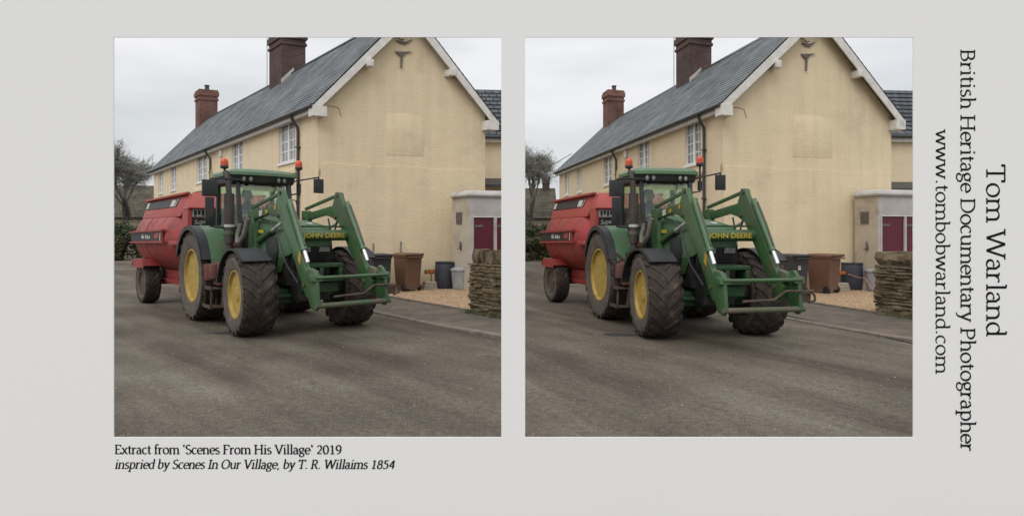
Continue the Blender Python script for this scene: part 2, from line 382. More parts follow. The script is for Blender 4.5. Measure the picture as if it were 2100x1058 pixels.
# ------------------------------------------------------------------ mesh builder
class MB:
    def __init__(s):
        s.v, s.f, s.uv = [], [], {}
    def add(s, vs, fs):
        o = len(s.v)
        s.v += [Vector(p) for p in vs]
        s.f += [tuple(i + o for i in f) for f in fs]
        return s
    def quad(s, a, b, c, d, uv=None):
        s.add([a, b, c, d], [(0, 1, 2, 3)])
        if uv:
            s.uv[len(s.f) - 1] = uv
        return s
    def prism(s, pts, off):
        n = len(pts)
        off = Vector(off)
        a = [Vector(p) for p in pts]
        b = [p + off for p in a]
        return s.add(a + b, [tuple(range(n - 1, -1, -1)), tuple(range(n, 2 * n))] + [(i, (i + 1) % n, n + (i + 1) % n, n + i) for i in range(n)])
    def box(s, x0, x1, y0, y1, z0, z1):
        return s.prism([(x0, y0, z0), (x1, y0, z0), (x1, y1, z0), (x0, y1, z0)], (0, 0, z1 - z0))
    def obox(s, c, ax, ay, az):
        c, ax, ay, az = Vector(c), Vector(ax), Vector(ay), Vector(az)
        return s.prism([c - ax - ay - az, c + ax - ay - az, c + ax + ay - az, c - ax + ay - az], az * 2)
    def bar(s, p0, p1, w, h, up=(0, 0, 1)):
        p0, p1 = Vector(p0), Vector(p1)
        d = (p1 - p0)
        u = Vector(up)
        side = d.cross(u).normalized() * w / 2
        u2 = side.cross(d).normalized() * h / 2
        return s.prism([p0 - side - u2, p0 + side - u2, p0 + side + u2, p0 - side + u2], d)
    def cyl(s, p0, p1, r0, r1=None, n=14):
        r1 = r0 if r1 is None else r1
        p0, p1 = Vector(p0), Vector(p1)
        d = (p1 - p0).normalized()
        q = d.to_track_quat('Z', 'Y')
        vs = []
        for p, r in ((p0, r0), (p1, r1)):
            for i in range(n):
                a = 2 * math.pi * i / n
                vs.append(p + q @ Vector((math.cos(a) * r, math.sin(a) * r, 0)))
        return s.add(vs, [tuple(range(n - 1, -1, -1)), tuple(range(n, 2 * n))] + [(i, (i + 1) % n, n + (i + 1) % n, n + i) for i in range(n)])
    def tube(s, pts, r, n=8, r_end=None):
        pts = [Vector(p) for p in pts]
        m = len(pts)
        vs = []
        q = None
        for k, p in enumerate(pts):
            d = (pts[min(k + 1, m - 1)] - pts[max(k - 1, 0)]).normalized()
            if q is None:
                q = d.to_track_quat('Z', 'Y')
            else:
                q = (q @ Vector((0, 0, 1))).rotation_difference(d) @ q
            rr = r if r_end is None else r + (r_end - r) * k / (m - 1)
            for i in range(n):
                a = 2 * math.pi * i / n
                vs.append(p + q @ Vector((math.cos(a) * rr, math.sin(a) * rr, 0)))
        fs = [tuple(range(n - 1, -1, -1)), tuple(range((m - 1) * n, m * n))]
        for k in range(m - 1):
            for i in range(n):
                j = (i + 1) % n
                fs.append((k * n + i, k * n + j, (k + 1) * n + j, (k + 1) * n + i))
        return s.add(vs, fs)
    def lathe(s, prof, o, axis=(0, 1, 0), n=40, closed=False):
        o = Vector(o)
        q = Vector(axis).normalized().to_track_quat('Z', 'Y')
        vs = []
        for a, r in prof:
            for i in range(n):
                t = 2 * math.pi * i / n
                vs.append(o + q @ Vector((math.cos(t) * r, math.sin(t) * r, a)))
        m = len(prof)
        fs = []
        for k in range(m if closed else m - 1):
            k2 = (k + 1) % m
            for i in range(n):
                j = (i + 1) % n
                fs.append((k * n + i, k * n + j, k2 * n + j, k2 * n + i))
        if not closed:
            fs += [tuple(range(n - 1, -1, -1)), tuple(range((m - 1) * n, m * n))]
        return s.add(vs, fs)
    def loft(s, rings):
        n = len(rings[0])
        vs = [p for r in rings for p in r]
        fs = [tuple(range(n - 1, -1, -1)), tuple(range((len(rings) - 1) * n, len(rings) * n))]
        for k in range(len(rings) - 1):
            for i in range(n):
                j = (i + 1) % n
                fs.append((k * n + i, k * n + j, (k + 1) * n + j, (k + 1) * n + i))
        return s.add(vs, fs)
    def arc(s, cx, cz, r, th, y0, y1, a0, a1, n=14, rx=1.0):
        rings = []
        for k in range(n + 1):
            a = R(a0 + (a1 - a0) * k / n)
            ca, sa = math.cos(a), math.sin(a)
            rings.append([(cx + ca * r * rx, y0, cz + sa * r), (cx + ca * r * rx, y1, cz + sa * r),
                          (cx + ca * (r + th) * rx, y1, cz + sa * (r + th)), (cx + ca * (r + th) * rx, y0, cz + sa * (r + th))])
        return s.loft(rings)
    def build(s, name, m, parent=None, bevel=0.0, smooth=True, off=None, kx=1.0):
        vs = [Vector((p.x * kx, p.y, p.z)) for p in s.v] if kx != 1.0 else s.v
        if off is not None:
            o = Vector(off)
            vs = [p - o for p in vs]
        me = bpy.data.meshes.new(name)
        me.from_pydata([tuple(p) for p in vs], [], s.f)
        if s.uv:
            ul = me.uv_layers.new(name='UVMap')
            for fi, uvs in s.uv.items():
                p = me.polygons[fi]
                for k, li in enumerate(p.loop_indices):
                    ul.data[li].uv = uvs[k]
        bm = bmesh.new()
        bm.from_mesh(me)
        if not s.uv:
            bmesh.ops.recalc_face_normals(bm, faces=bm.faces)
        if bevel:
            es = [e for e in bm.edges if len(e.link_faces) == 2 and e.calc_face_angle(0) > R(35)]
            bmesh.ops.bevel(bm, geom=es, offset=bevel, segments=2, profile=0.6, affect='EDGES', clamp_overlap=True)
        bm.to_mesh(me)
        bm.free()
        if smooth:
            for p in me.polygons:
                p.use_smooth = True
            me.set_sharp_from_angle(angle=R(38))
        me.materials.append(m)
        ob = bpy.data.objects.new(name, me)
        C.objects.link(ob)
        if parent:
            ob.parent = parent
        return ob

def tag(o, label=None, cat=None, group=None, kind=None):
    if label: o['label'] = label
    if cat: o['category'] = cat
    if group: o['group'] = group
    if kind: o['kind'] = kind
    return o

def empty(name, loc, rz=0.0, label=None, cat=None, group=None):
    o = bpy.data.objects.new(name, None)
    o.empty_display_size = 0.2
    C.objects.link(o)
    o.location = loc
    o.rotation_euler = (0, 0, rz)
    return tag(o, label, cat, group)

def boxuv(mb, o, ex, ey, ez):
    """box from corner o with edge vectors, each face with metre UVs (for brick)"""
    o, ex, ey, ez = map(Vector, (o, ex, ey, ez))
    lx, ly, lz = ex.length, ey.length, ez.length
    def q(a, u, v, lu, lv, du=0):
        mb.quad(a, a + u, a + u + v, a + v, [(du, 0), (du + lu, 0), (du + lu, lv), (du, lv)])
    q(o, ex, ez, lx, lz)
    q(o + ex, ey, ez, ly, lz, lx)
    q(o + ex + ey, -ex, ez, lx, lz, lx + ly)
    q(o + ey, -ey, ez, ly, lz, 2 * lx + ly)
    q(o + ez, ex, ey, lx, ly)
    q(o + ey, ex, -ey, lx, ly)

def text_mesh(txt, size, origin, xdir, ydir, name, m, parent, bold=0.0, off=None, shear=0.0, sx=1.0, kx=1.0):
    cu = bpy.data.curves.new('t', 'FONT')
    cu.body = txt
    cu.size = size
    cu.offset = bold
    cu.shear = shear
    cu.align_x = 'CENTER'
    ob = bpy.data.objects.new('t', cu)
    C.objects.link(ob)
    bpy.context.view_layer.update()
    me = bpy.data.meshes.new_from_object(ob.evaluated_get(bpy.context.evaluated_depsgraph_get()))
    bpy.data.objects.remove(ob)
    o, X, Y = Vector(origin), Vector(xdir).normalized(), Vector(ydir).normalized()
    for v in me.vertices:
        p = o + X * v.co.x * sx + Y * v.co.y
        v.co = (p.x * kx, p.y, p.z)
    me.name = name
    me.materials.clear()
    me.materials.append(m)
    r = bpy.data.objects.new(name, me)
    C.objects.link(r)
    r.parent = parent
    return r

# ------------------------------------------------------------------ the grey card with its two openings
CY = 3.5                                  # the card stands upright 3.5 m away; 1 photo pixel on it is 2.8 mm
PX = CY / 1250.0
def cx(u): return (u - 1050) * PX
def cz(v): return 1.7 - (v - 477) * PX
card = MB()
xs = [-3.15, cx(233), cx(1028), cx(1077), cx(1873), 3.15]
zs = [0.0, cz(896), cz(77), 3.16]
TH = 0.006
solid = lambda i, j: not (j == 1 and i in (1, 3))
for j in range(3):
    for i in range(5):
        if not solid(i, j):
            continue
        x0, x1, z0, z1 = xs[i], xs[i + 1], zs[j], zs[j + 1]
        card.quad((x0, CY, z0), (x1, CY, z0), (x1, CY, z1), (x0, CY, z1))
        card.quad((x1, CY + TH, z0), (x0, CY + TH, z0), (x0, CY + TH, z1), (x1, CY + TH, z1))
        for di, dj, a, b in ((-1, 0, (x0, z1), (x0, z0)), (1, 0, (x1, z0), (x1, z1)), (0, -1, (x0, z0), (x1, z0)), (0, 1, (x1, z1), (x0, z1))):
            ii, jj = i + di, j + dj
            if not (0 <= ii < 5 and 0 <= jj < 3) or not solid(ii, jj):
                card.quad((b[0], CY, b[1]), (a[0], CY, a[1]), (a[0], CY + TH, a[1]), (b[0], CY + TH, b[1]))
card_o = card.build('mount_card', M['card'], smooth=False)
tag(card_o, 'large pale grey card with two square openings and black printed serif lettering', 'card')

# --- printed serif lettering: a broad-nib skeleton alphabet (em units, baseline 0)
XH, CP, AS, DS = 0.46, 0.67, 0.72, -0.22
def A_(x, y, rx, ry, a0, a1, n=12):
    return [(x + rx * math.cos(R(a0 + (a1 - a0) * k / n)), y + ry * math.sin(R(a0 + (a1 - a0) * k / n))) for k in range(n + 1)]
def V_(x, y0, y1): return [(x, y0), (x, y1)]
def H_(x0, x1, y): return [(x0, y), (x1, y)]
def sf(x, y, w=0.085): return [(x - w * 1.3, y), (x + w * 1.3, y)]
def bowl(x, y0, y1, w): return A_(x, (y0 + y1) / 2, w, (y1 - y0) / 2, 90, -90)
xr = XH / 2
G = {
 'a': (0.47, [A_(0.20, XH - 0.13, 0.13, 0.13, 165, 60)[:] + [(0.34, XH - 0.12), (0.34, 0.08), (0.38, 0.01), (0.45, 0.03)], A_(0.20, 0.13, 0.15, 0.13, 60, 330)]),
 'b': (0.54, [V_(0.11, 0, AS), H_(0.02, 0.11, AS - 0.01), A_(0.27, xr, 0.20, xr, 150, -150)]),
 'c': (0.44, [A_(0.25, xr, 0.20, xr, 50, 315)]),
 'd': (0.55, [V_(0.43, 0, AS), H_(0.34, 0.43, AS - 0.01), H_(0.43, 0.52, 0.012), A_(0.26, xr, 0.20, xr, 30, 330)]),
 'e': (0.47, [A_(0.25, xr, 0.20, xr, 0, 318), H_(0.06, 0.44, xr + 0.01)]),
 'f': (0.32, [[(0.36, AS - 0.06)] + A_(0.24, AS - 0.13, 0.11, 0.12, 60, 180, 8) + [(0.13, 0)], H_(0.03, 0.30, XH - 0.015), sf(0.13, 0.012)]),
 'g': (0.49, [A_(0.22, 0.31, 0.16, 0.145, 0, 360, 18), [(0.36, XH - 0.03), (0.47, XH - 0.02)], [(0.13, 0.19), (0.10, 0.12), (0.16, 0.07), (0.34, 0.05), (0.43, -0.02), (0.40, -0.13), (0.25, -0.21), (0.09, -0.17), (0.05, -0.09), (0.13, 0.02)]]),
 'h': (0.57, [V_(0.11, 0, AS), H_(0.02, 0.11, AS - 0.01), A_(0.28, XH - 0.17, 0.17, 0.16, 150, 0, 8) + [(0.45, 0)], sf(0.11, 0.012), sf(0.45, 0.012)]),
 'i': (0.28, [V_(0.14, 0, XH), H_(0.04, 0.14, XH - 0.01), sf(0.14, 0.012), [(0.14, 0.60), (0.14, 0.68)]]),
 'l': (0.28, [V_(0.14, 0, AS), H_(0.04, 0.14, AS - 0.01), sf(0.14, 0.012)]),
 'm': (0.86, [V_(0.11, 0, XH), H_(0.02, 0.11, XH - 0.01), A_(0.27, XH - 0.16, 0.16, 0.15, 150, 0, 8) + [(0.43, 0)], A_(0.59, XH - 0.16, 0.16, 0.15, 150, 0, 8) + [(0.75, 0)], sf(0.11, 0.012), sf(0.43, 0.012), sf(0.75, 0.012)]),
 'n': (0.57, [V_(0.11, 0, XH), H_(0.02, 0.11, XH - 0.01), A_(0.28, XH - 0.17, 0.17, 0.16, 150, 0, 8) + [(0.45, 0)], sf(0.11, 0.012), sf(0.45, 0.012)]),
 'o': (0.53, [A_(0.265, xr, 0.21, xr, 0, 360, 22)]),
 'p': (0.55, [V_(0.12, DS, XH), H_(0.02, 0.12, XH - 0.01), A_(0.28, xr, 0.20, xr, 150, -150), sf(0.12, DS)]),
 'r': (0.39, [V_(0.11, 0, XH), H_(0.02, 0.11, XH - 0.01), [(0.12, 0.30), (0.20, 0.42), (0.28, XH - 0.01), (0.36, XH - 0.04)], sf(0.11, 0.012)]),
 's': (0.40, [A_(0.20, XH - 0.12, 0.13, 0.12, 40, 210, 8) + A_(0.19, 0.12, 0.15, 0.12, 40, -150, 10)]),
 't': (0.33, [[(0.14, 0.60), (0.14, 0.10), (0.18, 0.015), (0.25, 0.01), (0.31, 0.05)], H_(0.03, 0.30, XH - 0.015)]),
 'u': (0.57, [[(0.11, XH), (0.11, 0.16)] + A_(0.27, 0.16, 0.16, 0.15, 180, 330, 8), V_(0.45, 0, XH), H_(0.02, 0.11, XH - 0.01), H_(0.36, 0.45, XH - 0.01), H_(0.45, 0.53, 0.012)]),
 'v': (0.51, [[(0.07, XH), (0.25, 0)], [(0.25, 0), (0.43, XH)], sf(0.07, XH - 0.012, 0.07), sf(0.43, XH - 0.012, 0.06)]),
 'w': (0.78, [[(0.07, XH), (0.22, 0)], [(0.22, 0), (0.39, XH)], [(0.39, XH), (0.55, 0)], [(0.55, 0), (0.70, XH)], sf(0.07, XH - 0.012, 0.07), sf(0.70, XH - 0.012, 0.06)]),
 'x': (0.50, [[(0.07, XH), (0.42, 0)], [(0.07, 0), (0.42, XH)], sf(0.07, XH - 0.012, 0.06), sf(0.42, XH - 0.012, 0.06), sf(0.07, 0.012, 0.06), sf(0.42, 0.012, 0.06)]),
 'y': (0.51, [[(0.07, XH), (0.26, 0.02)], [(0.43, XH), (0.20, -0.14), (0.12, -0.21), (0.04, -0.19)], sf(0.07, XH - 0.012, 0.07), sf(0.43, XH - 0.012, 0.06)]),
 'B': (0.62, [V_(0.14, 0, CP), [(0.04, CP - 0.012), (0.30, CP - 0.012)] + bowl(0.30, 0.35, CP - 0.012, 0.18), [(0.14, 0.35), (0.32, 0.35)] + bowl(0.32, 0.012, 0.35, 0.22) + [(0.04, 0.012)]]),
 'D': (0.76, [V_(0.14, 0, CP), [(0.04, CP - 0.012), (0.34, CP - 0.012)] + bowl(0.34, 0.012, CP - 0.012, 0.34) + [(0.04, 0.012)]]),
 'E': (0.60, [V_(0.14, 0, CP), H_(0.04, 0.50, CP - 0.012), H_(0.14, 0.44, 0.35), H_(0.04, 0.53, 0.012), V_(0.51, CP - 0.13, CP), V_(0.54, 0, 0.14)]),
 'F': (0.56, [V_(0.14, 0, CP), H_(0.04, 0.50, CP - 0.012), H_(0.14, 0.42, 0.34), sf(0.14, 0.012, 0.10), V_(0.51, CP - 0.13, CP)]),
 'H': (0.80, [V_(0.15, 0, CP), V_(0.65, 0, CP), H_(0.15, 0.65, 0.35), sf(0.15, 0.012, 0.10), sf(0.65, 0.012, 0.10), sf(0.15, CP - 0.012, 0.10), sf(0.65, CP - 0.012, 0.10)]),
 'I': (0.34, [V_(0.17, 0, CP), sf(0.17, 0.012, 0.11), sf(0.17, CP - 0.012, 0.11)]),
 'O': (0.76, [A_(0.38, CP / 2, 0.32, CP / 2, 0, 360, 26)]),
 'P': (0.60, [V_(0.14, 0, CP), [(0.04, CP - 0.012), (0.30, CP - 0.012)] + bowl(0.30, 0.30, CP - 0.012, 0.22) + [(0.14, 0.30)], sf(0.14, 0.012, 0.11)]),
 'R': (0.66, [V_(0.14, 0, CP), [(0.04, CP - 0.012), (0.30, CP - 0.012)] + bowl(0.30, 0.33, CP - 0.012, 0.19) + [(0.14, 0.33)], [(0.32, 0.33), (0.54, 0.012), (0.65, 0.012)], sf(0.14, 0.012, 0.10)]),
 'S': (0.52, [A_(0.26, CP - 0.17, 0.18, 0.17, 35, 215, 9) + A_(0.25, 0.18, 0.20, 0.18, 40, -155, 11)]),
 'T': (0.64, [V_(0.32, 0, CP), H_(0.04, 0.60, CP - 0.012), sf(0.32, 0.012, 0.11), V_(0.045, CP - 0.14, CP), V_(0.595, CP - 0.14, CP)]),
 'V': (0.70, [[(0.08, CP), (0.36, 0)], [(0.36, 0), (0.63, CP)], sf(0.08, CP - 0.012, 0.09), sf(0.63, CP - 0.012, 0.08)]),
 'W': (1.0, [[(0.08, CP), (0.28, 0)], [(0.28, 0), (0.50, CP)], [(0.50, CP), (0.72, 0)], [(0.72, 0), (0.93, CP)], sf(0.08, CP - 0.012, 0.09), sf(0.93, CP - 0.012, 0.08)]),
 '0': (0.53, [A_(0.265, 0.32, 0.20, 0.32, 0, 360, 22)]),
 '1': (0.53, [[(0.13, 0.56), (0.28, 0.64)], V_(0.28, 0, 0.64), sf(0.28, 0.012, 0.12)]),
 '2': (0.53, [A_(0.26, 0.46, 0.17, 0.17, 160, -20, 9) + [(0.34, 0.28), (0.08, 0.02)], H_(0.07, 0.46, 0.03)]),
 '4': (0.53, [V_(0.36, 0, 0.64), [(0.36, 0.63), (0.05, 0.20)], H_(0.05, 0.49, 0.19)]),
 '5': (0.53, [H_(0.13, 0.42, 0.61), V_(0.135, 0.36, 0.62), A_(0.22, 0.20, 0.21, 0.20, 120, -140, 11)]),
 '8': (0.53, [A_(0.265, 0.48, 0.15, 0.15, 0, 360, 16), A_(0.265, 0.17, 0.19, 0.17, 0, 360, 18)]),
 '9': (0.53, [A_(0.265, 0.44, 0.19, 0.20, 0, 360, 18), [(0.455, 0.44), (0.42, 0.18), (0.30, 0.04), (0.12, 0.0)]]),
 ',': (0.25, [[(0.12, 0.05), (0.12, 0.0), (0.07, -0.10)]]),
 '.': (0.25, [[(0.12, 0.0), (0.12, 0.075)]]),
 "'": (0.25, [[(0.09, 0.68), (0.15, 0.60), (0.12, 0.50)]]),
 '`': (0.25, [[(0.17, 0.70), (0.11, 0.62), (0.13, 0.52)]]),
 ' ': (0.25, []),
}
def printed(txt, length, cap, org, X, Y, slant=0.0, weight=1.0, name='printed_word'):
    """lays out txt: org on the card (x,z), X/Y unit directions on the card, length in metres, cap height in metres"""
    em = cap / CP
    adv = sum(G[c][0] for c in txt) * em
    kx = length / adv
    mb = MB()
    pos = 0.0
    y = CY - 0.0012
    for ch in txt + ' ':
        w, strokes = G[ch]
        if ch == ' ' and mb.f:
            mb.build(name, M['ink'], card_o, smooth=False)
            mb = MB()
        for st in strokes:
            pts = [Vector(((pos + p[0] + slant * p[1]) * em * kx, p[1] * em)) for p in st]
            n = len(pts)
            Lp, Rp = [], []
            for k in range(n):
                d = (pts[min(k + 1, n - 1)] - pts[max(k - 1, 0)])
                d = d.normalized() if d.length else Vector((1, 0))
                ang = math.atan2(d.y, d.x)
                wd = (0.040 + 0.054 * abs(math.sin(ang - R(18)))) * em * weight * 0.62
                nn = Vector((-d.y, d.x)) * wd
                Lp.append(pts[k] + nn)
                Rp.append(pts[k] - nn)
            P = lambda q: (org[0] + X[0] * q.x + Y[0] * q.y, y, org[1] + X[1] * q.x + Y[1] * q.y)
            for k in range(n - 1):
                mb.quad(P(Lp[k]), P(Rp[k]), P(Rp[k + 1]), P(Lp[k + 1]))
            y -= 0.00001
        pos += w
printed("Extract from `Scenes From His Village' 2019", 466 * PX, 18.5 * PX, (cx(235), cz(930)), (1, 0), (0, 1))
printed("inspried by Scenes In Our Village, by T. R. Willaims 1854", 574 * PX, 18.0 * PX, (cx(235), cz(960)), (1, 0), (0, 1), slant=0.22)
printed("Tom Warland", 354 * PX, 38 * PX, (cx(2023), cz(337)), (0, -1), (1, 0), weight=0.78)
printed("British Heritage Documentary Photographer", 824 * PX, 29 * PX, (cx(1970), cz(101)), (0, -1), (1, 0), weight=0.84)
printed("www.tombobwarland.com", 500 * PX, 27 * PX, (cx(1919), cz(266)), (0, -1), (1, 0), weight=0.84)

# ------------------------------------------------------------------ ground shared by both views
def sheet(name, pts, z, m, kind='structure', label=None):
    mb = MB()
    mb.add([(x, y, z) for x, y in pts], [tuple(range(len(pts)))])
    o = mb.build(name, m, smooth=False)
    if o.data.polygons[0].normal.z < 0:
        o.data.flip_normals()
    o['kind'] = kind
    return o
sheet('ground', [(-400, -60), (400, -60), (400, 500), (-400, 500)], -0.012, M['earth'])
sheet('road', [(-70, -8), (0.0, -8), (0.36, 45), (-70, 45)], 0.0, roadmat('worn_tarmac_left', R(44)))
sheet('road', [(0.0, -8), (60, -8), (60, 45), (0.36, 45)], 0.0, roadmat('worn_tarmac_right', R(28)))

def road_patch(x, y, sc, ang, seed):
    rr = random.Random(seed)
    pts = []
    for k in range(14):
        t = 2 * math.pi * k / 14
        r_ = sc * rr.uniform(.7, 1.15)
        u, v = math.cos(t) * r_ * 1.7, math.sin(t) * r_ * .8
        pts.append((x + u * math.cos(ang) - v * math.sin(ang), y + u * math.sin(ang) + v * math.cos(ang)))
    return sheet('road_patch', pts, 0.004, M['tarpatch'])
M['tarpatch'] = mat('broken_tarmac', (0.045, 0.04, 0.036), (0.022, 0.02, 0.019), rough=0.9, scale=9, bump=1.0, bscale=20, bdist=0.02)
road_patch(-4.85, 10.35, .20, R(10), 1)
road_patch(1.82, 10.15, .20, R(-4), 2)
gm, gr_ = MB(), random.Random(77)
for _ in range(420):
    p = Vector((gr_.uniform(-5.5, 7.5), gr_.uniform(5.1, 12.5), 0.001))
    r_ = gr_.uniform(.005, .014)
    a_ = gr_.uniform(0, 6.28)
    u, v = Vector((math.cos(a_), math.sin(a_), 0)) * r_, Vector((-math.sin(a_), math.cos(a_), 0)) * r_ * .7
    gm.add([p - u, p - v, p + u, p + v, p + Vector((0, 0, r_ * .8))], [(0, 1, 4), (1, 2, 4), (2, 3, 4), (3, 0, 4)])
tag(gm.build('road_grit', M['gravel'], smooth=False), kind='stuff')

# ------------------------------------------------------------------ building blocks of the village
class Basis:
    """plan of one house: corner, along the street front (a), along the gable (g)"""
    def __init__(s, c, a, g):
        s.c, s.a, s.g = Vector((*c, 0)), Vector((*a, 0)), Vector((*g, 0))
    def P(s, u, t, z):
        return s.c + s.a * u + s.g * t + Vector((0, 0, z))

def pbox(mb, B, s0, s1, t0, t1, z0, z1):
    mb.prism([B.P(s0, t0, z0), B.P(s1, t0, z0), B.P(s1, t1, z0), B.P(s0, t1, z0)], (0, 0, z1 - z0))

def roof_slope(mb, B, s0, s1, tA, zA, tB, zB, courses, th=0.02, step=0.010):
    """slates: overlapping courses from eave A up to ridge B, wavering a little as old roofs do"""
    d = math.hypot(tB - tA, zB - zA)
    nx, nz_ = -(zB - zA) / d, (tB - tA) / d
    if nz_ < 0: nx, nz_ = -nx, -nz_
    NS = 14
    for k in range(courses):
        f0, f1 = k / courses, (k + 1) / courses
        for i in range(NS):
            sa, sb = s0 + (s1 - s0) * i / NS, s0 + (s1 - s0) * (i + 1) / NS
            def pt(s_, f, lift):
                w = 0.018 * math.sin(s_ * 0.9 + 1.0) * math.sin(f * 3.0) + 0.02 * math.sin(s_ * 0.37) * f
                return B.P(s_, tA + (tB - tA) * f + nx * lift, zA + (zB - zA) * f + nz_ * lift + w)
            a, b = pt(sa, f0, th + step), pt(sb, f0, th + step)
            c, e = pt(sb, f1, th), pt(sa, f1, th)
            a2, b2 = pt(sa, f0, 0), pt(sb, f0, 0)
            v0, v1 = f0 * d, f1 * d
            mb.quad(a, b, c, e, [(sa, v0), (sb, v0), (sb, v1), (sa, v1)])
            mb.quad(a2, b2, b, a, [(sa, v0), (sb, v0), (sb, v0 + .01), (sa, v0 + .01)])

def window_part(root, B, s0, s1, z0, z1, off, cols=2, rows=4):
    """white casement in an opening of the street front"""
    f = MB()
    e = 0.055
    t0, t1 = 0.05, 0.12
    pbox(f, B, s0, s0 + e, t0, t1, z0, z1)
    pbox(f, B, s1 - e, s1, t0, t1, z0, z1)
    pbox(f, B, s0 + e, s1 - e, t0, t1, z0, z0 + e)
    pbox(f, B, s0 + e, s1 - e, t0, t1, z1 - e, z1)
    mid = (s0 + s1) / 2
    pbox(f, B, mid - 0.06, mid + 0.06, t0 - 0.004, t1, z0 + e, z1 - e)
    for h0, h1 in ((s0 + e, mid - 0.06), (mid + 0.06, s1 - e)):
        for r_ in range(1, rows):
            z = z0 + e + (z1 - z0 - 2 * e) * r_ / rows
            pbox(f, B, h0, h1, t0 + 0.02, t1 - 0.01, z - 0.016, z + 0.016)
        m2 = (h0 + h1) / 2
        for r_ in range(rows):
            za = z0 + e + (z1 - z0 - 2 * e) * r_ / rows + 0.016
            zb = z0 + e + (z1 - z0 - 2 * e) * (r_ + 1) / rows - 0.016
            pbox(f, B, m2 - 0.014, m2 + 0.014, t0 + 0.02, t1 - 0.01, za, zb)
    fo = f.build('window', M['upvc'], root, off=off, smooth=False)
    p = MB()
    pbox(p, B, s0 + 0.03, s1 - 0.03, 0.085, 0.092, z0 + 0.03, z1 - 0.03)
    p.build('pane', M['window'], fo, off=off, smooth=False)
    sl = MB()
    pbox(sl, B, s0 - 0.06, s1 + 0.06, -0.05, 0.05, z0 - 0.07, z0 - 0.002)
    sl.build('sill', M['upvc'], fo, off=off, smooth=False)
    return fo

def chimney_part(root, B, s, t, ls, lt, z0, zt, m, off, pot=True, flash=True):
    c = MB()
    def ring(l, w, za, zb):
        o = B.P(s - l / 2, t - w / 2, za)
        boxuv(c, o, B.a * l, B.g * w, Vector((0, 0, zb - za)))
    ring(ls, lt, z0, zt - 0.62)
    ring(ls + 0.10, lt + 0.10, zt - 0.62, zt - 0.52)
    ring(ls + 0.02, lt + 0.02, zt - 0.52, zt - 0.36)
    ring(ls + 0.14, lt + 0.14, zt - 0.36, zt - 0.12)
    ring(ls + 0.05, lt + 0.05, zt - 0.12, zt)
    co = c.build('chimney', m, root, off=off, smooth=False)
    if pot:
        k = MB()
        p = B.P(s - ls * 0.12, t, zt)
        k.lathe([(0, 0.15), (0.06, 0.13), (0.24, 0.11), (0.26, 0.14), (0.32, 0.14), (0.32, 0.09)], p, (0, 0, 1), 14)
        k.build('chimney_pot', M['dark_brick'], co, off=off)
    return co

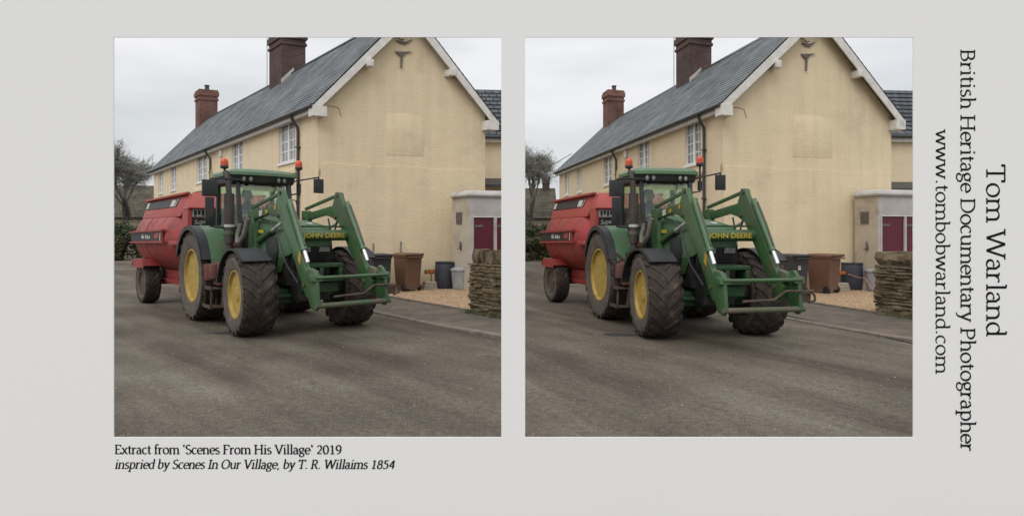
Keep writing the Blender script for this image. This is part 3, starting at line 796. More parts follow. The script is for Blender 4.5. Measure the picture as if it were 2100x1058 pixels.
def house(cfg, side):
    B = Basis(cfg['c'], cfg['a'], cfg['g'])
    W, L, zE, zA = cfg['W'], cfg['L'], cfg['zE'], cfg['zA']
    root = empty('cream_house', B.c, 0, 'long cream house with slate roof and white bargeboards in the %s picture' % side, 'house', 'cream houses, one in each picture')
    off = B.c
    n_out = Vector((0, 0, 0))
    th = 0.3
    # street front with real openings
    w = MB()
    wins = sorted(cfg['wins'])
    cur = th
    for s0, s1, z0, z1 in wins:
        pbox(w, B, cur, s0, 0, th, 0, zE)
        pbox(w, B, s0, s1, 0, th, 0, z0 - 0.002)
        pbox(w, B, s0, s1, 0, th, z1, zE)
        cur = s1
    pbox(w, B, cur, L, 0, th, 0, zE)
    w.build('wall', M['cream'], root, off=off, smooth=False)
    w = MB()
    pbox(w, B, th, L, W - th, W, 0, zE)
    w.build('wall', M['cream'], root, off=off, smooth=False)
    # ground floor openings hidden by the traffic are left plain; gables
    for s0, s1 in ((0, th), (L - th - 0.002, L - 0.002)):
        g = MB()
        t_in = 0.0
        pts = [B.P(s0, 0.0, 0), B.P(s0, W, 0), B.P(s0, W, zE), B.P(s0, W / 2, zA), B.P(s0, 0.0, zE)]
        if s0 > 0:
            pts = [B.P(s0, th + .002, 0), B.P(s0, W - th - .002, 0), B.P(s0, W - th - .002, zE), B.P(s0, W / 2, zA), B.P(s0, th + .002, zE)]
        g.prism(pts, B.a * (s1 - s0))
        g.build('gable_wall', M['cream_gable'], root, off=off, smooth=False)
    # thicker render below the first-floor line, wavering top edge
    lo = MB()
    top = []
    for k in range(13):
        f = k / 12
        top.append(B.P(-0.022, 0.02 + (W - 0.04) * f, cfg['band'] + 0.02 * math.sin(k * 1.3) + 0.012 * math.sin(k * 2.9)))
    lo.prism([B.P(-0.022, 0.02, 0)] + top + [B.P(-0.022, W - 0.02, 0)], B.a * 0.02)
    lo.build('lower_render', M['cream_gable'], root, off=off, smooth=False)
    # blocked opening, a rough raised outline
    pa = MB()
    p0, p1, q0, q1 = cfg['patch']
    pts = [(p0, q0), (p1, q0 + .03), (p1 + .03, (q0 + q1) / 2), (p1 - .02, q1 - .03), ((p0 + p1) / 2, q1 + .04), (p0 + .02, q1)]
    pa.prism([B.P(-0.006, t, z) for t, z in pts], B.a * 0.005)
    pa.build('blocked_window', M['cream_gable'], root, off=off, smooth=True, bevel=0.002)
    cr_ = MB()
    cr_.tube([B.P(-0.003, 0.02, zE - 0.16), B.P(-0.003, W * 0.08, zE - 0.15), B.P(-0.003, W * 0.11, zE - 0.18), B.P(-0.003, W * 0.125, zE - 0.42)], 0.008, 5)
    cr_.build('crack', M['mortar'], root, off=off)
    # roof
    m = (zA - zE) / (W / 2)
    ov = 0.22
    r = MB()
    vs, ve = -0.30, L + 0.35
    lift = 0.06
    roof_slope(r, B, vs, ve, -ov, zE - ov * m + lift, W / 2, zA + lift, 22)
    roof_slope(r, B, vs, ve, W + ov, zE - ov * m + lift, W / 2, zA + lift, 22)
    # underside boards
    for sg in (0, 1):
        t_e = -ov if sg == 0 else W + ov
        z_e = zE - ov * m + lift - 0.004
        r.quad(B.P(vs, t_e, z_e), B.P(ve, t_e, z_e), B.P(ve, W / 2, zA + lift - .004), B.P(vs, W / 2, zA + lift - .004), [(0, 0), (1, 0), (1, 1), (0, 1)])
    ro = r.build('roof', M['slate'], root, off=off, smooth=False)
    rd = MB()
    NS = 20
    for i in range(NS):
        sa, sb = vs + (ve - vs) * i / NS, vs + (ve - vs) * (i + 1) / NS - 0.01
        wv = lambda q: 0.02 * math.sin(q * 0.37)
        rd.add([B.P(sa, W / 2 - .13, zA + lift - .06 + wv(sa)), B.P(sa, W / 2, zA + lift + .075 + wv(sa)), B.P(sa, W / 2 + .13, zA + lift - .06 + wv(sa)),
                B.P(sb, W / 2 - .13, zA + lift - .06 + wv(sb)), B.P(sb, W / 2, zA + lift + .075 + wv(sb)), B.P(sb, W / 2 + .13, zA + lift - .06 + wv(sb))],
               [(0, 1, 4, 3), (1, 2, 5, 4), (0, 2, 1), (3, 4, 5)])
    rd.build('ridge_tiles', M['pipe'], ro, off=off, smooth=False)
    # bargeboards at the near gable, with boxed feet
    for sg in (0, 1):
        bb = MB()
        tA, tB = (-ov - .02, W / 2 - .001) if sg == 0 else (W + ov + .02, W / 2 + .001)
        zAe = zE - (ov + .02) * m + lift
        wv = 0.27
        bb.prism([B.P(-0.30, tA, zAe - .01), B.P(-0.30, tB, zA + lift - .005), B.P(-0.30, tB, zA + lift - wv * 1.3), B.P(-0.30, tA, zAe - wv)], B.a * 0.045)
        tt = (-ov - .04, 0.12) if sg == 0 else (W - 0.12, W + ov + .04)
        pbox(bb, B, -0.325, -0.003, tt[0], tt[1], zAe - 0.30, zAe - 0.012)
        bb.build('bargeboard', M['white'], root, off=off, smooth=False)
    for t_, z_ in cfg['purlins']:
        pu = MB()
        pbox(pu, B, -0.36, -0.001, t_ - .09, t_ + .09, z_ - .1, z_ + .1)
        pu.build('purlin_end', M['white'], root, off=off, bevel=0.008)
    # soffit, fascia, gutter along the street
    fa = MB()
    ze = zE - ov * m + lift
    pbox(fa, B, 0.0, L + .3, -ov + .03, -0.004, ze - 0.20, ze - 0.06)
    fa.build('fascia', M['white'], root, off=off, smooth=False)
    gu = MB()
    gu.tube([B.P(-0.28, -ov - .045, ze - .035), B.P(L * .5, -ov - .045, ze - .045), B.P(L + .35, -ov - .045, ze - .05)], 0.062, 10)
    gu.build('gutter', M['pipe'], root, off=off)
    for s_ in cfg['pipes']:
        dp = MB()
        dp.tube([B.P(s_, -ov - .045, ze - .06), B.P(s_, -ov - .03, ze - .16), B.P(s_, -0.07, ze - .42), B.P(s_, -0.06, ze - .6), B.P(s_, -0.06, 0.1)], 0.042, 10)
        for z_ in (zE - 1.2, zE - 2.6, zE - 4.0):
            pbox(dp, B, s_ - .07, s_ + .07, -0.115, -0.002, z_ - .02, z_ + .02)
        dp.build('downpipe', M['pipe'], root, off=off)
    for s0, s1, z0, z1 in wins:
        window_part(root, B, s0, s1, z0, z1, off)
    for s0, s1, z_ in cfg['heads']:
        hd = MB()
        pbox(hd, B, s0, s1, -0.10, -0.002, z_ - .05, z_ + .05)
        hd.build('hood_mould', M['cream'], root, off=off, smooth=False)
    al = MB()
    s_, z_ = cfg['alarm']
    pbox(al, B, s_ - .13, s_ + .13, -0.09, -0.002, z_ - .17, z_ + .17)
    al.build('alarm_box', M['white'], root, off=off, bevel=0.02)
    # wrought wall ornaments near the apex
    for t_, z_, big in cfg['iron']:
        o = MB()
        if big:
            o.prism([B.P(-0.05, t_ - .21, z_ + .06), B.P(-0.05, t_ - .05, z_ - .02), B.P(-0.05, t_ + .1, z_ - .03), B.P(-0.05, t_ + .2, z_ + .05), B.P(-0.05, t_ + .33, z_ + .17), B.P(-0.05, t_ + .12, z_ + .06)], B.a * .03)
            o.tube([B.P(-0.055, t_ - .24, z_ + .2), B.P(-0.055, t_ - .05, z_ + .1), B.P(-0.055, t_ + .05, z_ + .12)], 0.018, 6)
        else:
            o.prism([B.P(-0.05, t_ - .2, z_ + .05), B.P(-0.05, t_ - .07, z_ - .06), B.P(-0.05, t_ + .05, z_ - .07), B.P(-0.05, t_ + .12, z_ + .03), B.P(-0.05, t_ + .34, z_ + .12), B.P(-0.05, t_ + .1, z_ + .08)], B.a * .03)
            o.tube([B.P(-0.05, t_, z_ - .05), B.P(-0.05, t_ - .02, z_ - .42)], 0.028, 6)
        for q in (-.04, .04):
            o.cyl(B.P(-0.05, t_ + q, z_), B.P(-0.002, t_ + q, z_), 0.012, n=6)
        o.build('wall_ornament', M['iron'], root, off=off)
    c1, c2 = cfg['chim']
    k1 = chimney_part(root, B, c1[0], W / 2, c1[1], c1[2], zA - 0.55, c1[3], M['dark_brick'], off, pot=True)
    chimney_part(root, B, c2[0], W / 2, c2[1], c2[2], zA - 0.55, c2[3], M['brick'], off, pot=True)
    fl = MB()
    d_ = c1[2] / 2 + 0.02
    s_e = c1[0] - c1[1] / 2 - .015
    mm = m
    fl.prism([B.P(s_e, W / 2 - d_, zA - mm * d_ + lift + .03), B.P(s_e, W / 2, zA + lift + .03), B.P(s_e, W / 2, zA + lift + .2), B.P(s_e, W / 2 - d_, zA - mm * d_ + lift + .22)], -B.a * 0.03)
    fl.build('flashing', M['lead'], k1, off=off, smooth=False)
    ae = MB()
    p = B.P(c1[0] + c1[1] / 2 + .1, W / 2 - c1[2] / 2 - .06, 0)
    ae.tube([p + Vector((0, 0, zA - .3)), p + Vector((0, 0, c1[3] + .6))], 0.016, 6)
    ae.build('aerial_pole', M['galv'], k1, off=off)
    return root, B

def wing(cfg, side):
    """lower rear wing with its slate roof"""
    B = Basis(cfg['c'], cfg['a'], cfg['g'])
    off = B.c
    root = empty('rear_house', B.c, 0, 'cream house with dark slate roof peeping out behind the gable in the %s picture' % side, 'house', 'rear houses, one in each picture')
    W, L, zE, zA = cfg['W'], cfg['L'], cfg['zE'], cfg['zA']   # a here runs along the visible eave
    w = MB()
    w.prism([B.P(0, 0, 0), B.P(0, W, 0), B.P(0, W, zE), B.P(0, W / 2, zA - .05), B.P(0, 0, zE)], B.a * L)
    w.build('wall', M['cream'], root, off=off, smooth=False)
    m = (zA - zE) / (W / 2)
    r = MB()
    roof_slope(r, B, -.05, L + .02, -.2, zE - .2 * m + .06, W / 2, zA + .02, 11, step=0.03)
    roof_slope(r, B, -.05, L + .02, W + .2, zE - .2 * m + .06, W / 2, zA + .02, 11, step=0.03)
    r.build('roof', M['dark_slate'], root, off=off, smooth=False)
    f = MB()
    pbox(f, B, -.05, L, -.16, -.004, zE - .2 * m - .16, zE - .2 * m + .02)
    f.build('fascia', M['white'], root, off=off, smooth=False)
    gu = MB()
    gu.tube([B.P(-.05, -.25, zE - .2 * m + .02), B.P(L, -.25, zE - .2 * m + .02)], 0.06, 8)
    gu.build('gutter', M['pipe'], root, off=off)
    lt = MB()
    z_ = cfg['lean']
    lt.prism([B.P(0.0, -.7, z_), B.P(0, -.003, z_ + .28), B.P(0, -.003, z_ + .18), B.P(0, -.7, z_ - .1)], B.a * L)
    lt.build('porch_roof', M['pipe'], root, off=off, smooth=False)
    return root

def garage(cfg, side, sign):
    B = Basis(cfg['c'], cfg['a'], cfg['g'])      # c: front left corner; a goes back to the gable; g along the front
    off = B.c
    D, W, Z = cfg['D'], cfg['W'], cfg['Z']
    root = empty('garage', B.c, 0, 'grey rendered flat roofed garage with maroon doors beside the gable in the %s picture' % side, 'garage', 'garages, one in each picture')
    w = MB()
    pbox(w, B, 0.004, D, 0, 0.15, 0, Z)
    w.build('side_wall', M['buff'], root, off=off, smooth=False)
    f = MB()
    d0, d1, dz = cfg['door']
    pbox(f, B, 0, .15, 0.002, d0 - .05, 0, Z - .001)
    pbox(f, B, 0, .15, d0 - .05, W, dz + .05, Z - .001)
    pbox(f, B, D - .15, D, .152, W, 0, Z)
    f.build('front_wall', M['render'], root, off=off, smooth=False)
    fr = MB()
    pbox(fr, B, -.02, .1, d0 - .05, d0, 0, dz + .05)
    pbox(fr, B, -.02, .1, d0, min(W, d1 + 1.3), dz + .025, dz + .05)
    pbox(fr, B, -.025, .1, d1 - .04, d1 + .04, 0, dz)
    fr.build('door_frame', M['render'], root, off=off, smooth=False)
    for k, (a, b) in enumerate(((d0, d1 - .04), (d1 + .04, min(W, d1 + (d1 - d0))))):
        if b - a < .05: continue
        d = MB()
        pbox(d, B, .02, .06, a, b, 0.02, dz)
        do = d.build('door', M['maroon'], root, off=off, smooth=False)
        hh_ = MB()
        tq = (b - .07) if k == 0 else a + .03
        pbox(hh_, B, -.02, .012, tq - .012, tq + .012, 1.0, 1.14)
        hh_.build('handle', M['iron'], do, off=off, smooth=False)
        hg = MB()
        for z_ in (dz - .25, .5):
            pbox(hg, B, .0, .012, (a if k == 0 else a + .0), a + min(.3, b - a - .01), z_ - .03, z_ + .03)
        hg.build('hinge', M['iron'], do, off=off, smooth=False)
        if k == 1:
            sg = MB()
            c = B.P(.010, min(a + .36, b - .02), dz - .26)
            rr = .2
            if b - a > .4:
                nn = -B.a
                sg.cyl(c, c + nn * .006, rr, n=28)
                so = sg.build('round_sign', M['blue'], do, off=off)
                wb = MB()
                wb.prism([c + nn * .007 + B.g * x + Vector((0, 0, z)) for x, z in ((-.15, .02), (-.05, .05), (.1, .1), (.12, .04), (.02, -.02), (-.1, -.05))], nn * .002)
                wb.prism([c + nn * .007 + B.g * x + Vector((0, 0, z)) for x, z in ((-.14, -.1), (.14, -.1), (.11, -.14), (-.11, -.14))], nn * .002)
                wb.build('sign_mark', M['upvc'], so, off=off, smooth=False)
            else:
                pbox(sg, B, .004, .018, a + .08, b - .01, dz - .32, dz - .12)
                sg.build('sign', M['blue'], do, off=off, smooth=False)
    ln = MB()
    pbox(ln, B, -.022, .1, d0, min(W, d1 + 1.3), dz, dz + .024)
    ln.build('lintel_strip', M['white'], root, off=off, smooth=False)
    c = MB()
    pts = []
    zt = [0, .05, .11, .16, .19, .205]
    ins = [.02, .0, .03, .10, .22, .40]
    rings = []
    for z_, i_ in zip(zt, ins):
        rings.append([B.P(-.08 + i_, -.08 + i_, Z + z_), B.P(D - .02, -.08 + i_, Z + z_), B.P(D - .02, W, Z + z_), B.P(-.08 + i_, W, Z + z_)])
    c.loft(rings)
    c.build('roof', M['render'], root, off=off)
    v = MB()
    pbox(v, B, D * cfg['vs'] - .16, D * cfg['vs'] + .16, -.03, -.001, Z - .78, Z - .44)
    for k in range(5):
        z_ = Z - .74 + k * .06
        pbox(v, B, D * cfg['vs'] - .14, D * cfg['vs'] + .14, -.04, -.03, z_, z_ + .03)
    v.build('vent', M['iron'], root, off=off, smooth=False)
    tp = MB()
    tp.tube([B.P(D * .45, -.03, Z - 1.3), B.P(D * .45, -.05, Z - 1.5), B.P(D * .45, -.13, Z - 1.52)], .022, 6)
    pbox(tp, B, D * .45 - .05, D * .45 + .05, -.02, -.001, Z - 1.55, Z - 1.38)
    tp.build('tap', M['iron'], root, off=off)
    return root

def stone_wall(c, a, g, L, T, Hh, side, seed):
    """dry stone wall: coursed thin stones with an upright coping"""
    rr = random.Random(seed)
    B = Basis(c, a, g)
    root = empty('stone_wall', B.c, 0, 'lichened drystone wall with upright coping stones in the %s picture' % side, 'stone wall', 'drystone walls, one in each picture')
    off = B.c
    core = MB()
    pbox(core, B, .06, L - .02, .06, T - .06, 0, Hh - .26)
    core.build('core', M['mortar'], root, off=off, smooth=False)
    st = MB()
    def stone(s0, s1, t0, t1, z0, z1, j):
        rnd8 = lambda k: rr.uniform(-j, j)
        pts = []
        for z_ in (z0, z1):
            for s_, t_ in ((s0, t0), (s1, t0), (s1, t1), (s0, t1)):
                pts.append(B.P(s_ + rnd8(0), t_ + rnd8(0), z_ + rnd8(0) * .6))
        # mid ring bulge for rounded, worn stones
        mids = []
        cs, ct = (s0 + s1) / 2, (t0 + t1) / 2
        for s_, t_ in ((s0, t0), (s1, t0), (s1, t1), (s0, t1)):
            mids.append(B.P(s_ + (s_ - cs) * .05 + rnd8(0), t_ + (t_ - ct) * .06 + rnd8(0), (z0 + z1) / 2 + rnd8(0) * .4))
        st.loft([pts[:4], mids, pts[4:]])
    z = 0.0
    while z < Hh - .30:
        h = rr.uniform(.04, .095)
        s = rr.uniform(-.03, .02)
        while s < L:
            l = rr.uniform(.12, .36)
            e = min(s + l, L + .02)
            if e - s > .05:
                o = rr.uniform(-.03, .025)
                stone(s, e - .01, o, .2, z, z + h - .008, .012)
                o = rr.uniform(-.03, .03)
                stone(s, e - .01, T - .2, T + o, z, z + h - .008, .012)
            s = e
        t = .2
        while t < T - .22:
            e = min(t + rr.uniform(.1, .2), T - .2)
            stone(rr.uniform(-.04, .03), .2, t, e - .01, z, z + h - .008, .012)
            t = e
        z += h
    s = 0.02
    while s < L:
        w_ = rr.uniform(.12, .21)
        hh = rr.uniform(.19, .31)
        stone(s, s + w_ - .012, .02 + rr.uniform(-.02, .05), T - .02 + rr.uniform(-.06, .03), z, z + hh, .035)
        s += w_
    st.build('stones', M['stone'], root, off=off, smooth=True, bevel=0.02)
    return root

# ------------------------------------------------------------------ bins and yard things
def wheelie_bin(loc, rz, m, label, sticker=False):
    root = empty('wheelie_bin', (*loc, .026), rz, label, 'wheelie bin', 'wheelie bins by the gable walls')
    b = MB()
    def ring(w, d, z, dy=0):
        return [(-w, -d + dy, z), (w, -d + dy, z), (w, d + dy, z), (-w, d + dy, z)]
    b.loft([ring(.235, .27, .08), ring(.24, .28, .2), ring(.275, .335, .96), ring(.295, .36, .965), ring(.295, .36, 1.01)])
    b.build('body', m, root, bevel=.015, smooth=False)
    l = MB()
    l.loft([ring(.305, .38, 1.013, -.01), ring(.305, .38, 1.045, -.01), ring(.25, .3, 1.085, 0)])
    l.cyl((-.29, .40, 1.05), (.29, .40, 1.05), .04, n=10)
    l.build('lid', m, root, bevel=.012)
    h = MB()
    h.tube([(-.24, .40, .96), (-.24, .46, .98), (.24, .46, .98), (.24, .40, .96)], .018, 8)
    h.build('handle', m, root)
    for sx in (-1, 1):
        w = MB()
        w.lathe([(-.03, .02), (-.03, .09), (-.018, .1), (.018, .1), (.03, .09), (.03, .02)], (sx * .255, .22, .1), (1, 0, 0), 20)
        w.build('wheel', M['black'], root)
    ax = MB()
    ax.cyl((-.22, .22, .1), (.22, .22, .1), .015, n=8)
    ax.build('axle', M['dark'], root)
    if sticker:
        s = MB()
        s.prism([(-.02 + x, .318 + (z - .72) * .072, z) for x, z in ((0, .66), (.09, .66), (.10, .78), (.01, .78))], (0, .006, 0))
        s.build('sticker', M['label'], root, smooth=False)
    return root

def yard(side, P):
    wheelie_bin(P['black'], P['rz'] + R(180), M['binblack'], 'charcoal wheelie bin with a pale sticker half hidden by the loader in the %s picture' % side, True)
    wheelie_bin(P['brown'], P['rz'] + R(196), M['binbrown'], 'brown wheelie bin against the gable wall in the %s picture' % side)
    # dark tub
    x, y = P['tub']
    t = empty('plastic_barrel', (x, y, .024), 0, 'dark slate blue plastic barrel standing by the gable in the %s picture' % side, 'barrel', 'plastic barrels, one in each picture')
    m = MB()
    m.lathe([(0, .24), (.04, .27), (.3, .305), (.5, .31), (.66, .30), (.74, .285), (.76, .30), (.80, .30), (.80, .27), (.7, .25)], (0, 0, 0), (0, 0, 1), 32)
    m.build('body', M['tubgrey'], t)
    lid = MB()
    lid.lathe([(.76, .25), (.772, .25), (.775, .1)], (0, 0, 0), (0, 0, 1), 24)
    lid.build('lid', M['tubgrey'], t)
    x, y = P['can']
    t = empty('dustbin', (x, y, .024), 0, 'galvanised steel dustbin with domed lid in the %s picture' % side, 'dustbin', 'galvanised dustbins, one in each picture')
    m = MB()
    prof = [(0, .225), (.02, .235)]
    for k in range(1, 12):
        prof.append((.02 + k * .05, .235 + k * .0042 + (.004 if k % 2 else 0)))
    m.lathe(prof, (0, 0, 0), (0, 0, 1), 36)
    m.build('body', M['galv'], t)
    lid = MB()
    lid.lathe([(.55, .30), (.59, .305), (.605, .29), (.65, .2), (.68, .1), (.69, .02)], (0, 0, 0), (0, 0, 1), 32)
    lo = lid.build('lid', M['galv'], t)
    hd = MB()
    hd.tube([(-.07, 0, .68), (-.06, 0, .72), (.06, 0, .72), (.07, 0, .68)], .01, 6)
    hd.build('handle', M['galv'], lo)
    # orange lamp board on a little stack of slabs
    x, y = P['lamp']
    t = empty('slab_stack', (x, y, .024), P['rz'], 'low stack of buff stone slabs beside the barrel in the %s picture' % side, 'slabs', 'slab stacks, one in each picture')
    for k in range(3):
        m = MB()
        m.box(-.26 + .02 * k, .24 - .03 * k, -.14, .14, k * .075, k * .075 + .068)
        m.build('slab', M['buff'], t, bevel=.008)
    t = empty('lamp_board', (x, y - .0, .024 + .50), P['rz'], 'orange lamp cluster on a bracket by the barrel in the %s picture' % side, 'lamp', 'orange lamps, one in each picture')
    m = MB()
    m.box(-.2, .22, -.03, .03, -.055, .065)
    m.build('housing', M['mudsteel'], t, bevel=.008)
    for q in (-.12, .0, .12):
        l = MB()
        l.box(q - .05, q + .05, -.045, -.03, -.04, .05)
        l.build('lens', M['orange'], t, bevel=.006)
    l = MB()
    l.cyl((0, .0, -.50), (0, 0, -.055), .014, n=8)
    l.build('bracket', M['dark'], t)
    for q, (px_, py_) in enumerate(P['posts']):
        m = MB()
        m.bar((px_, py_, .02), (px_ + .02, py_ + .12, 1.38 + .05 * q), .05, .04, up=(0, 1, 0))
        o = m.build('wooden_stake', M['wood'])
        tag(o, 'thin grey stake leaning behind the %s wheelie bin in the %s picture' % (('charcoal', 'brown')[q], side), 'stake', 'stakes behind the bins')

def cluster_leaves(mb, rr, c, rad, n, size, flat=0.0):
    for _ in range(n):
        d = Vector((rr.gauss(0, 1), rr.gauss(0, 1), rr.gauss(0, 1))).normalized() * (rr.random() ** 0.5)
        p = Vector(c) + Vector((d.x * rad[0], d.y * rad[1], d.z * rad[2]))
        u = Vector((rr.gauss(0, 1), rr.gauss(0, 1), rr.gauss(0, 1))).normalized()
        v = u.orthogonal().normalized()
        s = size * rr.uniform(.6, 1.4)
        mb.add([p - u * s, p + v * s * .45, p + u * s, p - v * s * .45], [(0, 1, 2, 3)])

def bare_tree(loc, Hh, seed, label, spread=1.0):
    rr = random.Random(seed)
    root = empty('winter_tree', (*loc, -.012), 0, label, 'tree', 'bare trees beyond the houses')
    tr, cn = MB(), MB()
    def grow(p, d, l, r, depth):
        q = p + d * l
        m_ = p + d * l * .5 + Vector((rr.gauss(0, .05), rr.gauss(0, .05), 0)) * l
        (tr if depth < 2 else cn).tube([p, m_, q], r, 6 if depth < 2 else 3, r_end=r * .62)
        if depth >= 5:
            for _ in range(10):
                dd = (d + Vector((rr.gauss(0, .8), rr.gauss(0, .8), rr.gauss(.0, .6)))).normalized()
                e = q + dd * l * rr.uniform(.7, 1.5)
                s_ = dd.orthogonal().normalized() * .014
                cn.add([q - s_, q + s_, e + s_ * .5, e - s_ * .5], [(0, 1, 2, 3)])
                for _ in range(3):
                    t_ = e + Vector((rr.gauss(0, .22), rr.gauss(0, .22), rr.gauss(0, .18)))
                    cn.add([e - s_, e + s_, t_ + s_ * .5, t_ - s_ * .5], [(0, 1, 2, 3)])
            return
        for _ in range(3 if depth < 4 else 4):
            dd = (d + Vector((rr.gauss(0, .5) * spread, rr.gauss(0, .5) * spread, rr.gauss(.12, .3)))).normalized()
            grow(p + d * l * rr.uniform(.65, 1.0), dd, l * rr.uniform(.62, .82), r * .58, depth + 1)
    grow(Vector((0, 0, 0)), Vector((0, 0, 1)), Hh * .23, Hh * .026, 0)
    tr.build('trunk', M['bark'], root)
    cn.build('crown', M['twig'], root, smooth=False)
    return root

def hedge_shrub(loc, rad, seed, label, m, n=3200):
    rr = random.Random(seed)
    root = empty('hedge_shrub', (*loc, -.012), 0, label, 'shrub', 'shrubs of the hedge beyond the house')
    f = MB()
    for k in range(9):
        c = ((-.7 + 1.4 * (k % 3) / 2 + rr.uniform(-.15, .15)) * rad[0], rr.uniform(-.4, .4) * rad[1], rad[2] * (.35 + .55 * (k // 3) + rr.uniform(-.12, .2)))
        cluster_leaves(f, rr, c, (rad[0] * .5, rad[1] * .55, rad[2] * .45), n // 9, .095)
    f.build('foliage', m, root, smooth=False)
    s = MB()
    for k in range(5):
        a = rr.uniform(0, 6.28)
        s.tube([(0, 0, 0), (math.cos(a) * rad[0] * .3, math.sin(a) * rad[1] * .3, rad[2]), (math.cos(a) * rad[0] * .55, math.sin(a) * rad[1] * .55, rad[2] * 1.7)], .05, 5, r_end=.015)
    s.build('stems', M['bark'], root)
    return root

def cottage(c, ang, W, L, zE, zA, side, chim_s):
    a = (math.cos(ang), math.sin(ang))
    g = (-math.sin(ang), math.cos(ang))
    B = Basis(c, a, g)
    off = B.c
    root = empty('cottage', B.c, 0, 'distant stone cottage with mossy brown roof and chimney beyond the trailer in the %s picture' % side, 'cottage', 'distant cottages, one in each picture')
    w = MB()
    w.prism([B.P(0, 0, 0), B.P(0, W, 0), B.P(0, W, zE), B.P(0, W / 2, zA - .05), B.P(0, 0, zE)], B.a * L)
    w.build('wall', M['stone_far'], root, off=off, smooth=False)
    m = (zA - zE) / (W / 2)
    r = MB()
    roof_slope(r, B, -.2, L + .2, -.25, zE - .25 * m + .06, W / 2, zA + .02, 10)
    roof_slope(r, B, -.2, L + .2, W + .25, zE - .25 * m + .06, W / 2, zA + .02, 10)
    ro = r.build('roof', M['old_tile'], root, off=off, smooth=False)
    chimney_part(root, B, chim_s, W / 2, .6, .6, zA - .4, zA + 1.05, M['dark_brick'], off, pot=True)
    return root
# ------------------------------------------------------------------ tractor (local: +x forward, +y its left side, z up, origin under the front axle)
def wheel_part(root, x, y, Rr, w, rimr, sgn, steer=0.0, lugs=20, rim_m=None, big=True, name='wheel', hubd=.3):
    """tyre mesh with a rim sub-part; sgn = side the dish faces"""
    q = Matrix.Rotation(steer, 4, 'Z')
    pos = Vector((x, y, Rr))
    t = MB()
    hw = w / 2
    prof = [(-hw * .72, rimr), (-hw * .90, rimr + .03), (-hw * 1.0, rimr + (Rr - rimr) * .45), (-hw * .97, Rr - .08), (-hw * .80, Rr - .028), (-hw * .4, Rr - .017), (hw * .4, Rr - .017),
            (hw * .80, Rr - .028), (hw * .97, Rr - .08), (hw * 1.0, rimr + (Rr - rimr) * .45), (hw * .90, rimr + .03), (hw * .72, rimr)]
    t.lathe(prof, (0, 0, 0), (0, 1, 0), 64, closed=True)
    o = t.build(name, M['sidewall'], root)
    me = o.data
    me.materials.append(M['rubber'])
    for p in me.polygons:                                   # tread band carries the darker muddy rubber
        c = p.center
        if math.hypot(c.x, c.z) > Rr - .08:
            p.material_index = 1
    lg = MB()
    for side in (-1, 1):
        for k in range(lugs):
            th0 = 2 * math.pi * (k + (0.5 if side > 0 else 0)) / lugs
            rings = []
            for f in (0.0, .35, .7, 1.0):
                yy = side * (hw * .99 - f * hw * .96)
                th = th0 + side * 0 + f * .38
                r0 = Rr - .075 if f == 0 else Rr - .05
                r1 = Rr - .025 if f == 0 else Rr
                dth = .042 / Rr * (1.0 + .25 * (f == 0))
                pts = []
                for (a_, r_) in ((th - dth * 1.3, r0), (th + dth * 1.3, r0), (th + dth, r1), (th - dth, r1)):
                    pts.append((math.sin(a_) * r_, yy, math.cos(a_) * r_))
                rings.append(pts)
            lg.loft(rings)
    if big:
        lo = lg.build('tread_lugs', M['rubber'], o, smooth=False)
    o.matrix_local = Matrix.Translation(pos) @ q
    r = MB()
    s = sgn
    r.lathe([(s * hw * .70, rimr + .008), (s * hw * .88, rimr + .016), (s * hw * .88, rimr - .014), (s * hw * .72, rimr - .022), (s * hw * .62, rimr - .05), (s * hw * .12, rimr - .062), (s * hw * .02, rimr - .085),
             (-s * hw * .10, rimr * .74), (-s * hw * .06, rimr * .60), (s * hw * .10, rimr * .52), (s * hw * .12, rimr * .30), (s * hw * .10, .02), (-s * hw * .3, .02), (-s * hw * .7, rimr)], (0, 0, 0), (0, 1, 0), 48)
    ro = r.build('rim', rim_m or M['yellow'], o)
    h = MB()
    hd_ = hubd
    h.lathe([(s * hw * .08, rimr * .40), (s * hw * hd_ * .8, rimr * .37), (s * hw * hd_ * .96, rimr * .30), (s * hw * hd_, rimr * .18), (s * hw * hd_, .02)], (0, 0, 0), (0, 1, 0), 24)
    for k in range(8):
        a = 2 * math.pi * (k + .5) / 8
        h.cyl((math.sin(a) * rimr * .46, s * hw * .06, math.cos(a) * rimr * .46), (math.sin(a) * rimr * .46, s * hw * .20, math.cos(a) * rimr * .46), .018, n=8)
    h.build('hub', rim_m or M['yellow'], o)
    bk = MB()
    bk.lathe([(-s * hw * .72, rimr - .005), (-s * hw * .74, rimr * .5), (-s * hw * .90, rimr * .45), (-s * hw * .90, .02)], (0, 0, 0), (0, 1, 0), 30)
    bk.build('inner_disc', M['dark'], o)
    return o

